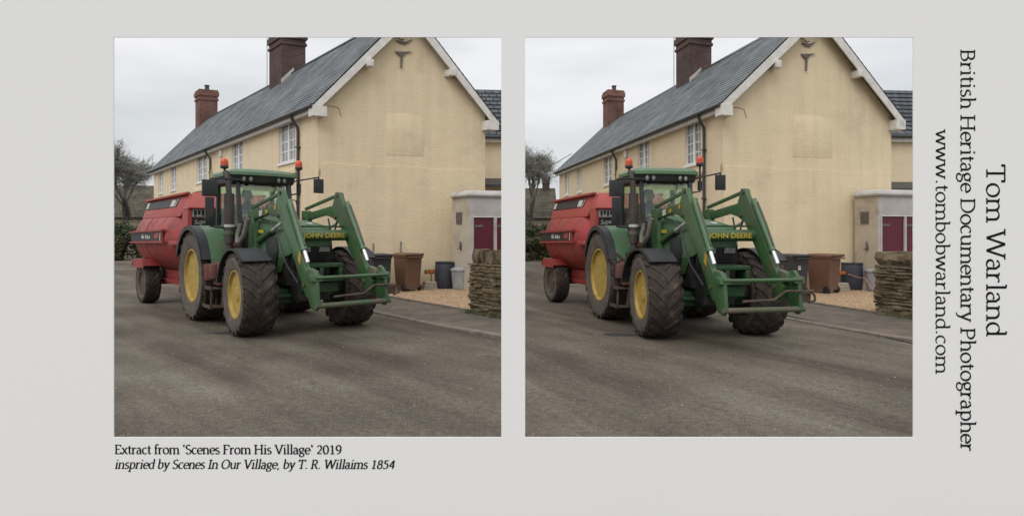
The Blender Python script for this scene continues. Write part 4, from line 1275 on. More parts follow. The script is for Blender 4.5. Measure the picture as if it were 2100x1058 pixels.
def tractor(side, loc, rz, kx, steer, lean=0.0):
    root = empty('tractor', loc, rz, 'green tractor with front loader and yellow wheel rims on the road in the %s picture' % side, 'tractor', 'green tractors, one in each picture')
    def bld(mb, name, m, parent=root, bevel=0.0, smooth=True):
        if narrow:
            for p in mb.v:
                p.y = p.y * .80 - .10
        if loader:                                # the arms reach well ahead of the axle
            for p in mb.v:
                if p.x >= .14:
                    p.x = .42 + (p.x - .14) * 1.108
                elif p.x > -1.1:
                    p.x = -1.1 + (p.x + 1.1) * 1.226
                p.y = p.y * .92 + .02
        return mb.build(name, m, parent, bevel=bevel, smooth=smooth, kx=kx)
    narrow = loader = False
    # chassis
    c = MB()
    c.box(-3.0, -1.2, -.34, .34, .62, 1.22)
    c.box(-1.2, .55, -.27, .27, .56, 1.2)
    c.box(-2.3, -1.1, -.42, .42, .52, .75)
    c.cyl((-2.5, -.75, .84), (-2.5, .75, .84), .16, n=16)
    c.box(-2.9, -1.7, -.5, .5, 1.12, 1.3)
    c.box(-1.75, -1.15, .36, .82, .66, 1.16)
    bld(c, 'chassis', M['dark'], bevel=.02)
    ax = MB()
    ax.bar((0, -.66, .62), (0, .66, .62), .2, .24)
    ax.cyl((0, -.78, .68), (0, -.5, .68), .17, n=14)
    ax.cyl((0, .5, .68), (0, .78, .68), .17, n=14)
    ax.cyl((.16, -.5, .62), (.16, .5, .62), .04, n=8)
    ax.box(-.16, .3, -.22, .22, .52, .82)
    bld(ax, 'front_axle', M['green_dark'], bevel=.012)
    # bonnet
    b = MB()
    rings = []
    for x, hw, zt, zs, zb in ((-1.22, .44, 2.00, 1.86, 1.32), (-.8, .44, 1.98, 1.85, 1.28), (-.30, .425, 1.94, 1.80, 1.26), (.10, .40, 1.89, 1.75, 1.28), (.36, .375, 1.845, 1.70, 1.32), (.49, .34, 1.78, 1.64, 1.40), (.55, .29, 1.68, 1.56, 1.47)):
        rings.append([(x, -hw, zb), (x, -hw, zs - .12), (x, -hw * .97, zs), (x, -hw * .82, (zs + zt * 2) / 3), (x, -hw * .5, zt - .02), (x, 0, zt), (x, hw * .5, zt - .02), (x, hw * .82, (zs + zt * 2) / 3), (x, hw * .97, zs), (x, hw, zs - .12), (x, hw, zb)])
    b.loft(rings)
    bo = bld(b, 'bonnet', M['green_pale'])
    em = MB()
    em.prism([(.30, -.05, 1.858), (.37, -.05, 1.84), (.37, .05, 1.84), (.30, .05, 1.858)], (0.0, 0, .012))
    bld(em, 'badge', M['label'], bo, smooth=False)
    eg = MB()
    eg.box(-1.2, .24, -.36, .36, .8, 1.40)
    eg.box(.0, .5, -.26, .26, .8, 1.1)
    bld(eg, 'engine', M['dark'], bevel=.02)
    sp = MB()
    for sg in (-1, 1):
        pts = [(-1.15, sg * .445, 1.02), (-.65, sg * .445, .93), (.08, sg * .40, 1.02), (.26, sg * .375, 1.35), (.18, sg * .385, 1.62), (-1.15, sg * .455, 1.78)]
        sp.prism(pts, (0, -sg * .02, 0))
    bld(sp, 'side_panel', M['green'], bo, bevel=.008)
    for sg in (-1, 1):
        g_ = MB()
        g_.prism([(-.45, sg * .45, 1.1), (-.08, sg * .425, 1.1), (.02, sg * .415, 1.4), (-.06, sg * .42, 1.62), (-.42, sg * .446, 1.64)], (0, sg * .012, 0))
        bld(g_, 'side_grille', M['black'], bo, bevel=.01)
    de = MB()
    de.prism([(-1.0, -.4585, 1.70), (-.55, -.4585, 1.69), (-.55, -.4585, 1.745), (-1.0, -.4585, 1.76)], (0, -.006, 0))
    bld(de, 'side_stripe', M['decal'], bo, smooth=False)
    gr = MB()
    gr.prism([(.42, -.33, 1.08), (.42, .33, 1.08), (.48, .35, 1.28), (.55, .31, 1.50), (.55, -.31, 1.50), (.48, -.35, 1.28)], (-.06, 0, 0))
    for k in range(6):
        gr.box(.39, .52, -.25, .25, 1.10 + k * .045, 1.113 + k * .045)
    bld(gr, 'front_grille', M['black'], bevel=.01)
    for y in (-.17, .17):
        h = MB()
        h.prism([(.535, y - .10, 1.37), (.535, y + .10, 1.37), (.555, y + .09, 1.455), (.555, y - .09, 1.455)], (.02, 0, .003))
        bld(h, 'headlight', M['lamp'], bevel=.012)
    wf = MB()
    wf.box(.62, 1.0, -.28, .3, 1.13, 1.19)
    wf.box(.62, 1.0, -.28, .3, .90, .96)
    for y in (-.28, -.12, .22):
        wf.box(.64, 1.005, y, y + .07, .962, 1.128)
    wf.box(.3, .9, -.25, .25, .72, .88)
    bld(wf, 'weight_frame', M['green_dark'], bevel=.012)
    # cab
    narrow = True
    z0, zr = 1.32, 2.70
    fb, ft = -1.30, -1.56           # windscreen foot and head
    rb, rt = -2.48, -2.55
    hb, htp = .72, .66
    ca = MB()
    def post(p0, p1, w=.075, d=.075):
        ca.bar(p0, p1, w, d, up=(1, 0, 0))
    for sg in (-1, 1):
        post((fb, sg * .60, z0), (ft, sg * .60, zr), .085, .085)
        post((-1.92, sg * hb, z0 - .1), (-1.94, sg * htp, zr), .06, .07)
        post((rb, sg * (hb - .02), z0 + .1), (rt, sg * htp, zr), .09, .09)
        ca.bar((fb, sg * .60, z0), (rb, sg * hb, z0), .05, .1)
        ca.bar((ft, sg * .60, zr), (rt, sg * htp, zr), .06, .1)
    ca.bar((ft, -.62, zr), (ft, .62, zr), .07, .1)
    ca.bar((-1.62, .74, 1.5), (-1.72, .70, zr), .05, .16, up=(1, 0, 0))
    ca.bar((rt, -.68, zr), (rt, .68, zr), .07, .1)
    ca.bar((fb, -.6, z0), (fb, .6, z0), .07, .12)
    ca.bar((rb, -.7, 1.62), (rb, .7, 1.62), .07, .12)
    ca.box(-2.48, -1.2, -.6, .6, 1.22, 1.28)
    ca.box(-1.42, -1.29, -.5, .5, 1.28, 1.62)
    cab = bld(ca, 'cab_frame', M['black'], bevel=.012)
    lp = MB()
    for sg in (-1, 1):
        lp.prism([(fb - .02, sg * .62, 1.06), (-2.0, sg * .74, 1.0), (-2.0, sg * .74, z0 - .05), (fb - .02, sg * .62, z0 - .05)], (0, -sg * .03, 0))
    bld(lp, 'lower_panel', M['black'], cab, smooth=False)
    ws = MB()
    ws.prism([(fb + .02, -.56, z0 + .06), (fb + .02, .56, z0 + .06), (ft + .02, .56, zr - .05), (ft + .02, -.56, zr - .05)], (-.008, 0, 0))
    bld(ws, 'windscreen', M['glass'], cab, smooth=False)
    rw = MB()
    rw.prism([(rb, -.64, 1.70), (rb, .64, 1.70), (rt, .6, zr - .05), (rt, -.6, zr - .05)], (-.008, 0, 0))
    bld(rw, 'rear_window', M['glass'], cab, smooth=False)
    for sg in (-1, 1):
        for (xa, ya), (xb_, yb), (xc, yc), (xd, yd) in (((fb - .05, .61), (-1.89, .71), (-1.90, .655), (ft - .05, .605)), ((-1.96, .71), (rb + .05, .70), (rt + .05, .65), (-1.98, .655))):
            sw = MB()
            sw.prism([(xa, sg * ya, z0 + .05), (xb_, sg * yb, z0 + .05), (xc, sg * yc, zr - .05), (xd, sg * yd, zr - .05)], (0, -sg * .008, 0))
            bld(sw, 'side_window', M['glass'], cab, smooth=False)
    dh = MB()
    dh.tube([(-1.9, -.735, 1.5), (-1.9, -.77, 1.55), (-1.9, -.76, 1.9), (-1.9, -.72, 1.95)], .014, 6)
    bld(dh, 'door_handle', M['dark'], cab)
    rf = MB()
    rings = []
    def rring(z, xf, xr_, hw, bow):
        pts = []
        for k in range(9):
            y = -hw + 2 * hw * k / 8
            pts.append((xf + bow * (1 - (y / hw) ** 2), y, z))
        for k in range(5):
            y = hw - 2 * hw * k / 4
            pts.append((xr_, y, z))
        return pts
    rings = [rring(2.77, -1.485, -2.68, .755, .10), rring(2.785, -1.460, -2.70, .785, .11), rring(2.84, -1.470, -2.69, .785, .11), rring(2.885, -1.530, -2.64, .73, .11), rring(2.92, -1.680, -2.5, .58, .08), rring(2.93, -1.8, -2.4, .35, .03)]
    rf.loft(rings)
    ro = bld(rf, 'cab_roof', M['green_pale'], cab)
    vi = MB()
    vi.loft([rring(2.62, -1.580, -2.62, .68, .08), rring(2.66, -1.520, -2.66, .73, .10), rring(2.768, -1.495, -2.67, .745, .10)])
    bld(vi, 'roof_visor', M['black'], cab)
    for y in (-.50, -.35, .30, .45):
        wl = MB()
        xf = -1.505 + .10 * (1 - (y / .74) ** 2)
        wl.lathe([(-.05, .04), (0, .064), (.022, .064), (.022, .05), (.008, .048), (.008, .01)], (xf + .004, y, 2.712), (1, 0, -.12), 18)
        wlo = bld(wl, 'work_light', M['dark'], cab)
        wg = MB()
        wg.lathe([(.006, .047), (.016, .035), (.018, .01)], (xf + .004, y, 2.712), (1, 0, -.12), 16)
        bld(wg, 'lens', M['lamp'], wlo)
    sv = MB()
    sv.prism([(ft + .034, -.5, 2.50), (ft + .034, .5, 2.50), (ft + .024, .5, 2.585), (ft + .024, -.5, 2.585)], (.004, 0, 0))
    bld(sv, 'sunstrip', M['flag'], cab, smooth=False)
    wp = MB()
    wp.tube([(ft + .07, .3, 2.66), (ft + .1, .2, 2.4), (fb - .03 + .07, -.1, 2.1)], .012, 5)
    wp.tube([(fb - .05, .0, 2.25), (fb + .0, -.2, 1.85)], .012, 5)
    bld(wp, 'wiper', M['black'], cab)
    inn = MB()
    inn.box(-2.42, -1.92, -.28, .28, 1.55, 1.7)
    inn.prism([(-2.36, -.27, 1.7), (-2.36, .27, 1.7), (-2.42, .24, 2.18), (-2.42, -.24, 2.18)], (.10, 0, .0))
    inn.box(-2.3, -2.0, -.2, .2, 1.28, 1.55)
    bld(inn, 'seat', M['seat'], cab, bevel=.04)
    stw = MB()
    pts = [(-1.80 + math.cos(t) * .16, math.sin(t) * .2, 1.98 + math.cos(t) * .08) for t in [2 * math.pi * k / 20 for k in range(21)]]
    stw.tube(pts, .016, 6)
    stw.tube([(-1.55, 0, 1.35), (-1.8, 0, 1.97)], .035, 8)
    stw.bar((-1.8, -.19, 1.98), (-1.8, .19, 1.98), .03, .02)
    bld(stw, 'steering_wheel', M['black'], cab)
    # fenders
    narrow = False
    for sg in (-1, 1):
        f = MB()
        y0, y1 = sorted((sg * .62, sg * 1.03))
        f.arc(-2.5, .88, .93, .03, y0, y1, 12, 150, 20)
        ya, yb = sorted((sg * .60, sg * .625))
        prev = None
        rim_ = [(-2.5 + math.cos(R(a)) * .93, .88 + math.sin(R(a)) * .93) for a in range(12, 151, 10)]
        f.prism([(x, ya, z) for x, z in rim_] + [(-2.9, ya, 1.2), (-1.75, ya, 1.0)], (0, yb - ya, 0))
        fo = bld(f, 'rear_fender', M['green_pale'])
        e = MB()
        y0, y1 = sorted((sg * 1.032, sg * 1.20))
        e.arc(-2.5, .88, .93, .028, y0, y1, 20, 158, 20)
        yy0, yy1 = sorted((sg * 1.18, sg * 1.205))
        e.arc(-2.5, .88, .87, .088, yy0, yy1, 20, 158, 20)
        bld(e, 'fender_flare', M['black'], fo)
    for sg in (-1, 1):
        f = MB()
        y0, y1 = sorted((sg * .72, sg * 1.18))
        f.arc(-.02 / kx, .68, .74, .025, y0, y1, 48, 168, 18, rx=1 / kx)
        yy0, yy1 = sorted((sg * 1.16, sg * 1.185))
        f.arc(-.02 / kx, .68, .73, .035, yy0, yy1, 48, 168, 18, rx=1 / kx)
        f.bar((-.2, sg * .5, 1.0), (-.25, sg * .8, 1.38), .05, .05)
        bld(f, 'front_fender', M['black'])
    # wheels
    for sg in (-1, 1):
        wheel_part(root, 0, sg * .89, .69, .54, .385, sg, steer=steer, lugs=20, hubd=.78)
        wheel_part(root, -2.5 * kx, sg * .87, .87, .60, .50, sg, lugs=22)
    # fuel tank and steps on its right side
    tk = MB()
    tk.box(-2.02 + .3, -1.28, -1.0, -.66, .74, 1.16)
    tk.cyl((-1.66, -1.02, .82), (-1.66, -1.02, 1.13), .12, n=16)
    tk.cyl((-1.44, -1.02, .86), (-1.44, -1.02, 1.13), .09, n=14)
    bld(tk, 'fuel_tank', M['redmud'], bevel=.03)
    stp = MB()
    for z_, x0, x1 in ((.70, -1.72, -1.28), (.36, -1.80, -1.32)):
        stp.box(x0, x1, -1.12, -.84, z_ - .025, z_)
        stp.box(x0, x1, -1.13, -1.11, z_ - .03, z_ + .03)
    for x0, x1 in ((-1.68, -1.76), (-1.32, -1.36)):
        stp.bar((x0, -.88, .98), (x1, -.9, .36), .03, .05)
        stp.bar((x0, -1.1, .72), (x1, -1.1, .36), .03, .03)
    bld(stp, 'step', M['mudsteel'], smooth=False)
    # exhaust up the right front pillar
    ex = MB()
    ex.tube([(-1.420, -.76, 1.28), (-1.440, -.76, 1.55)], .06, 12)
    ex.tube([(-1.440, -.76, 1.5), (-1.460, -.76, 2.42)], .088, 16)
    ex.tube([(-1.460, -.76, 2.40), (-1.470, -.77, 2.62), (-1.500, -.78, 2.74), (-1.550, -.80, 2.83)], .05, 12)
    bld(ex, 'exhaust', M['exhaust'])
    hs = MB()
    hs.lathe([(0, .094), (.05, .094)], (-1.445, -.76, 1.80), (0, 0, 1), 18)
    bld(hs, 'exhaust_band', M['label'])
    hs = MB()
    hs.lathe([(0, .097), (.07, .097)], (-1.443, -.76, 1.66), (0, 0, 1), 18)
    bld(hs, 'exhaust_clamp', M['rust'])
    # beacons
    for y, z, base in ((-.80, 2.96, 2.6), (.62, 3.03, 2.5)):
        bc = MB()
        if y < 0:
            bc.tube([(-1.66, -.73, 2.72), (-1.62, -.78, 2.8), (-1.60, y, z - .05)], .02, 8)
        else:
            bc.tube([(-1.62, .40, 2.45), (-1.6, .62, 2.48), (-1.6, y, z - .05)], .02, 8)
            bc.cyl((-1.6, .62, 2.5), (-1.6, .62, 2.68), .045, n=10)
        bc.lathe([(-.05, .045), (-.035, .072), (.0, .075), (.01, .07)], (-1.6, y, z - .02), (0, 0, 1), 18)
        bo_ = bld(bc, 'beacon', M['black'])
        ln = MB()
        ln.lathe([(0, .066), (.05, .07), (.10, .062), (.13, .04), (.14, .008)], (-1.6, y, z - .012), (0, 0, 1), 20)
        bld(ln, 'lens', M['amber'], bo_)
    # mirrors on arms
    mr = MB()
    mr.tube([(-1.42, -.56, 2.68), (-1.45, -.9, 2.70), (-1.45, -1.08, 2.68)], .018, 6)
    mr.box(-1.50, -1.43, -1.22, -.96, 2.36, 2.66)
    mr.box(-1.49, -1.44, -1.17, -1.02, 1.86, 2.345)
    mr.tube([(-1.45, -.62, 1.80), (-1.46, -.8, 1.78), (-1.46, -1.09, 1.82), (-1.46, -1.09, 1.9)], .02, 6)
    bld(mr, 'mirror', M['black'], bevel=.012)
    ml = MB()
    ml.tube([(-1.58, .38, 2.68), (-1.56, .58, 2.74), (-1.54, 1.03, 2.84)], .016, 6)
    ml.tube([(-1.54, 1.01, 2.84), (-1.55, 1.02, 2.75)], .02, 6)
    ml.box(-1.58, -1.53, .92, 1.12, 2.51, 2.80)
    ml.tube([(-1.5, .38, 2.35), (-1.5, .52, 2.34), (-1.48, .56, 2.1), (-1.42, .46, 1.75)], .014, 6)
    bld(ml, 'mirror', M['black'], bevel=.012)
    for y, zb, m_ in ((-1.06, 2.68, 'flag'), (1.01, 2.84, 'flag')):
        fl = MB()
        fl.prism([(-1.5, y - .018, zb), (-1.5, y + .018, zb), (-1.5, y + .03, zb + .10), (-1.5, y + .008, zb + .2), (-1.5, y - .02, zb + .12)], (.012, 0, 0))
        bld(fl, 'marker_flag', M['flag'], smooth=False)
    # front loader
    loader = True
    for sg in (-1, 1):
        y = sg * .55
        ya, yb = y - .047, y + .047
        # upright bracket on the tractor frame
        bk = MB()
        bk.prism([(-1.18, y - .05, .95), (-.78, y - .05, .95), (-.82, y - .05, 1.5), (-.92, y - .05, 2.12), (-1.14, y - .05, 2.12), (-1.12, y - .05, 1.5)], (0, .10, 0))
        bk.box(-1.25, -.6, sg * .3 - .12, sg * .3 + .12, .78, .98)
        bk.bar((-1.0, sg * .3, .95), (-1.0, y, 1.1), .3, .12)
        bld(bk, 'loader_bracket', M['green'], bevel=.012)
        bm_ = MB()
        bm_.prism([(-1.12, ya, 1.91), (-.30, ya, 2.02), (-.05, ya, 1.96), (.15, ya, 1.87), (.70, ya, 1.17), (1.02, ya, .73), (1.15, ya, .69), (1.22, ya, .92), (.97, ya, 1.21), (.23, ya, 2.28), (.15, ya, 2.41), (.05, ya, 2.42), (.01, ya, 2.30), (-.05, ya, 2.18), (-1.12, ya, 2.05)], (0, .094, 0))
        bo_ = bld(bm_, 'loader_arm', M['green'], bevel=.012)
        # raised rib plates and pins
        for (px_, pz) in ((-1.05, 1.98), (.12, 2.36), (.05, 1.98), (1.14, .78), (.98, .9)):
            rb_ = MB()
            rb_.cyl((px_, ya - .02, pz), (px_, yb + .02, pz), .035, n=10)
            bld(rb_, 'pin', M['mudsteel'], bo_)
        lk = MB()
        lk.bar((-1.05, y + sg * .0, 2.155), (.06, y, 2.36), .05, .055)
        bld(lk, 'levelling_rod', M['green'], bo_, bevel=.008)
        # lift ram under the arm
        lr = MB()
        lr.cyl((-.92, y - sg * .02, 1.52), (-.30, y - sg * .02, 1.74), .05, n=12)
        bld(lr, 'lift_cylinder', M['green'], bo_)
        lr2 = MB()
        lr2.cyl((-.30, y - sg * .02, 1.74), (.06, y - sg * .02, 1.87), .028, n=10)
        bld(lr2, 'piston_rod', M['chrome'], bo_)
        # crowd ram above the lower boom
        d = Vector((.70, 0, -1.05)).normalized()
        p0 = Vector((.315, y, 2.19))
        n_ = Vector((1.05, 0, .70)).normalized() * .055
        cy = MB()
        cy.cyl(p0 + n_, p0 + n_ + d * .95, .046, n=12)
        cy.lathe([(0, .056), (.06, .056)], p0 + n_ + d * .90, d, 14)
        cyo = bld(cy, 'crowd_cylinder', M['green_pale'], bo_)
        rd = MB()
        rd.cyl(p0 + n_ + d * .955, p0 + n_ + d * 1.18, .032, n=12)
        bld(rd, 'piston_rod', M['chrome'], bo_)
        kn = MB()
        kn.prism([(1.08, y - .05, 1.16), (1.28, y - .05, 1.12), (1.32, y - .05, 1.03), (1.14, y - .05, .94)], (0, .10, 0))
        bld(kn, 'link_plate', M['rust'], bo_, bevel=.008)
        kn = MB()
        kn.tube([p0 + n_ * 2.3 + d * .1, p0 + n_ * 2.5 + d * .5, p0 + n_ * 2.2 + d * .9], .014, 6)
        bld(kn, 'oil_pipe', M['rust'], bo_)
        if sg < 0:
            dc = MB()
            dc.prism([(.78, ya - .004, 1.27), (.86, ya - .004, 1.20), (.88, ya - .004, 1.36), (.82, ya - .004, 1.42)], (0, -.004, 0))
            bld(dc, 'warning_decal', M['decal_dark'], bo_, smooth=False)
            dc = MB()
            dc.prism([(-.08, ya - .004, 2.08), (-.02, ya - .004, 2.09), (-.02, ya - .004, 2.16), (-.08, ya - .004, 2.15)], (0, -.004, 0))
            bld(dc, 'warning_decal', M['decal_dark'], bo_, smooth=False)
            dc = MB()
            dc.prism([(-.42, ya - .004, 2.03), (-.33, ya - .004, 2.045), (-.33, ya - .004, 2.10), (-.42, ya - .004, 2.085)], (0, -.004, 0))
            bld(dc, 'warning_decal', M['decal_dark'], bo_, smooth=False)
            dc = MB()
            dc.prism([(-.66, ya - .004, 1.985), (-.54, ya - .004, 2.005), (-.54, ya - .004, 2.10), (-.66, ya - .004, 2.08)], (0, -.004, 0))
            bld(dc, 'maker_label', M['label'], bo_, smooth=False)
    tb = MB()
    tb.cyl((.41, -.52, 1.655), (.41, .52, 1.655), .092, n=24)
    tbo = bld(tb, 'cross_tube', M['green'])
    text_mesh('JOHN DEERE', .108, ((.42 + .27 * 1.108 + .092 * 1.108) * kx + .004, .05, 1.618), (0, 1, 0), (0, 0, 1), 'lettering', M['decal'], tbo, bold=.002, sx=1.16)
    bar = MB()
    bar.bar((.40, -.48, 1.80), (.40, .48, 1.80), .03, .03)
    bld(bar, 'top_rail', M['green_dark'], tbo)
    # carrier at the end of the arms
    hd = MB()
    hd.cyl((1.38, -.6, .62), (1.38, .6, .62), .03, n=10)
    for y in (-.62, .62):
        hd.prism([(1.16, y - .03, 1.14), (1.34, y - .03, 1.16), (1.44, y - .03, 1.06), (1.50, y - .03, .62), (1.42, y - .03, .54), (1.28, y - .03, .58), (1.14, y - .03, .82)], (0, .06, 0))
        hd.prism([(1.30, y - .09, 1.08), (1.44, y - .09, 1.07), (1.46, y - .09, .98), (1.32, y - .09, .96)], (0, .18, 0))
    hdo = bld(hd, 'headstock', M['green'], bevel=.01)
    b1 = MB()
    b1.cyl((1.44, -.64, 1.03), (1.44, .66, 1.03), .028, n=12)
    bld(b1, 'upper_bar', M['green'], hdo)
    b2 = MB()
    b2.cyl((1.46, -.66, .62), (1.46, .69, .62), .04, n=12)
    bld(b2, 'lower_bar', M['rust'], hdo)
    b3 = MB()
    b3.tube([(1.45, -.34, .74), (1.47, .18, .76), (1.49, .36, .88), (1.49, .76, .87), (1.49, .84, .82), (1.48, .86, .74), (1.46, .76, .71)], .018, 8)
    b3.box(1.36, 1.46, .64, .8, .72, .84)
    bld(b3, 'lock_lever', M['mudsteel'], hdo)
    loader = False
    # hydraulic hoses looping off the bracket
    ho = MB()
    ho.tube([(-1.12, -.66, 1.86), (-1.16, -.70, 1.66), (-1.08, -.73, 1.52), (-.96, -.73, 1.52), (-.82, -.70, 1.66), (-.74, -.66, 1.95)], .045, 10)
    bld(ho, 'hose', M['hose'])
    ho = MB()
    ho.tube([(-1.06, -.64, 1.9), (-1.10, -.66, 1.6), (-1.0, -.68, 1.42), (-.9, -.66, 1.6), (-.8, -.62, 1.95)], .016, 6)
    bld(ho, 'hydraulic_line', M['black'])
    ho = MB()
    ho.tube([(.0, .5, 1.95), (.1, .49, 1.75), (.3, .47, 1.70), (.35, .5, 1.9)], .016, 6)
    bld(ho, 'hydraulic_line', M['black'])
    ho = MB()
    ho.tube([(-.6, -.48, 1.95), (-.2, -.48, 1.90), (.1, -.48, 1.75), (.5, -.48, 1.2), (1.0, -.48, .9)], .014, 6)
    bld(ho, 'hydraulic_line', M['black'])
    return root

def driver(side, trac, loc, kx):
    """seated figure: one skinned body with a hair and cap-less head"""
    root = empty('person', (0, 0, 0), 0, 'driver in a dark jacket sitting at the wheel inside the cab in the %s picture' % side, 'person', 'drivers, one in each cab')
    root.matrix_world = Matrix.Translation(Vector(trac.location)) @ Matrix.Rotation(trac.rotation_euler.z, 4, 'Z') @ Matrix.Translation((0, -.20, 0))
    X = -2.18 * kx
    P = [
     ('pelvis', (X, 0, 1.80), .15), ('waist', (X - .02, 0, 1.98), .15), ('chest', (X, 0, 2.13), .17), ('neckb', (X + .01, 0, 2.25), .085), ('neck', (X + .02, 0, 2.32), .058),
     ('head', (X + .04, 0, 2.40), .082), ('crown', (X + .035, 0, 2.49), .085), ('top', (X + .02, 0, 2.545), .05),
     ('lsh', (X, .19, 2.20), .075), ('lel', (X + .10, .27, 1.97), .055), ('lwr', (X + .36, .19, 2.0), .036),
     ('rsh', (X, -.19, 2.20), .075), ('rel', (X + .10, -.27, 1.97), .055), ('rwr', (X + .36, -.19, 2.0), .036),
     ('lhip', (X + .05, .11, 1.79), .10), ('lkn', (X + .46, .14, 1.82), .075), ('lan', (X + .55, .14, 1.40), .05), ('lto', (X + .72, .14, 1.33), .045),
     ('rhip', (X + .05, -.11, 1.79), .10), ('rkn', (X + .46, -.14, 1.82), .075), ('ran', (X + .55, -.14, 1.40), .05), ('rto', (X + .72, -.14, 1.33), .045),
     ('nose', (X + .135, 0, 2.41), .018),
    ]
    E = [('pelvis', 'waist'), ('waist', 'chest'), ('chest', 'neckb'), ('neckb', 'neck'), ('neck', 'head'), ('head', 'crown'), ('crown', 'top'), ('chest', 'lsh'), ('lsh', 'lel'), ('lel', 'lwr'),
         ('chest', 'rsh'), ('rsh', 'rel'), ('rel', 'rwr'), ('pelvis', 'lhip'), ('lhip', 'lkn'), ('lkn', 'lan'), ('lan', 'lto'), ('pelvis', 'rhip'), ('rhip', 'rkn'), ('rkn', 'ran'), ('ran', 'rto'), ('head', 'nose')]
    for s_, sy in (('l', 1), ('r', -1)):
        P.append((s_ + 'palm', (X + .42, sy * .19, 2.02), .034))
        E.append((s_ + 'wr', s_ + 'palm'))
        for k in range(4):
            nm = '%sf%d' % (s_, k)
            P.append((nm, (X + .475 + .006 * k, sy * (.165 + .02 * k), 2.03 + .004 * k), .010))
            P.append((nm + 'b', (X + .50, sy * (.165 + .02 * k), 2.0 + .003 * k), .009))
            E += [(s_ + 'palm', nm), (nm, nm + 'b')]
        P.append((s_ + 'th', (X + .44, sy * .145, 2.045), .011))
        E.append((s_ + 'palm', s_ + 'th'))
    idx = {p[0]: i for i, p in enumerate(P)}
    me = bpy.data.meshes.new('body')
    me.from_pydata([p[1] for p in P], [(idx[a], idx[b]) for a, b in E], [])
    o = bpy.data.objects.new('body', me)
    C.objects.link(o)
    sk = o.modifiers.new('skin', 'SKIN')
    for i, p in enumerate(P):
        me.skin_vertices[0].data[i].radius = (p[2], p[2])
    me.skin_vertices[0].data[0].use_root = True
    sb = o.modifiers.new('sub', 'SUBSURF')
    sb.levels = sb.render_levels = 2
    bpy.context.view_layer.update()
    ev = o.evaluated_get(bpy.context.evaluated_depsgraph_get())
    m2 = bpy.data.meshes.new_from_object(ev)
    bpy.data.objects.remove(o)
    o = bpy.data.objects.new('body', m2)
    C.objects.link(o)
    o.parent = root
    m2.materials.clear()
    m2.materials.append(M['jacket'])
    m2.materials.append(M['skin'])
    for p in m2.polygons:
        p.use_smooth = True
        c = p.center
        if c.z > 2.315 or (c.x > X + .385 and c.z > 1.9):
            p.material_index = 1
    h = MB()
    rr = random.Random(3)
    rings = []
    for k in range(6):
        f = k / 5
        z = 2.43 + .15 * f
        r_ = .104 * math.sqrt(max(.02, 1 - (f * .97) ** 2)) + .004
        cx_ = X + .008 - .01 * f
        rings.append([(cx_ + math.cos(2 * math.pi * i / 16) * r_ * 1.02 - (.03 * (1 - f) if math.cos(2 * math.pi * i / 16) > .2 else 0), math.sin(2 * math.pi * i / 16) * r_, z + (.03 if math.cos(2 * math.pi * i / 16) > .2 and k == 0 else 0)) for i in range(16)])
    h.loft(rings)
    h.build('hair', M['hair'], root)
    ey = MB()
    for y in (-.034, .034):
        ey.lathe([(0, .012), (.006, .009), (.009, .002)], (X + .113, y, 2.425), (1, 0, 0), 10)
        ey.lathe([(-.012, .03), (0, .035), (.012, .03)], (X + .02, y * 2.75, 2.41), (0, 1, 0), 10)
    ey.build('face_features', M['skin'], root)
    return root

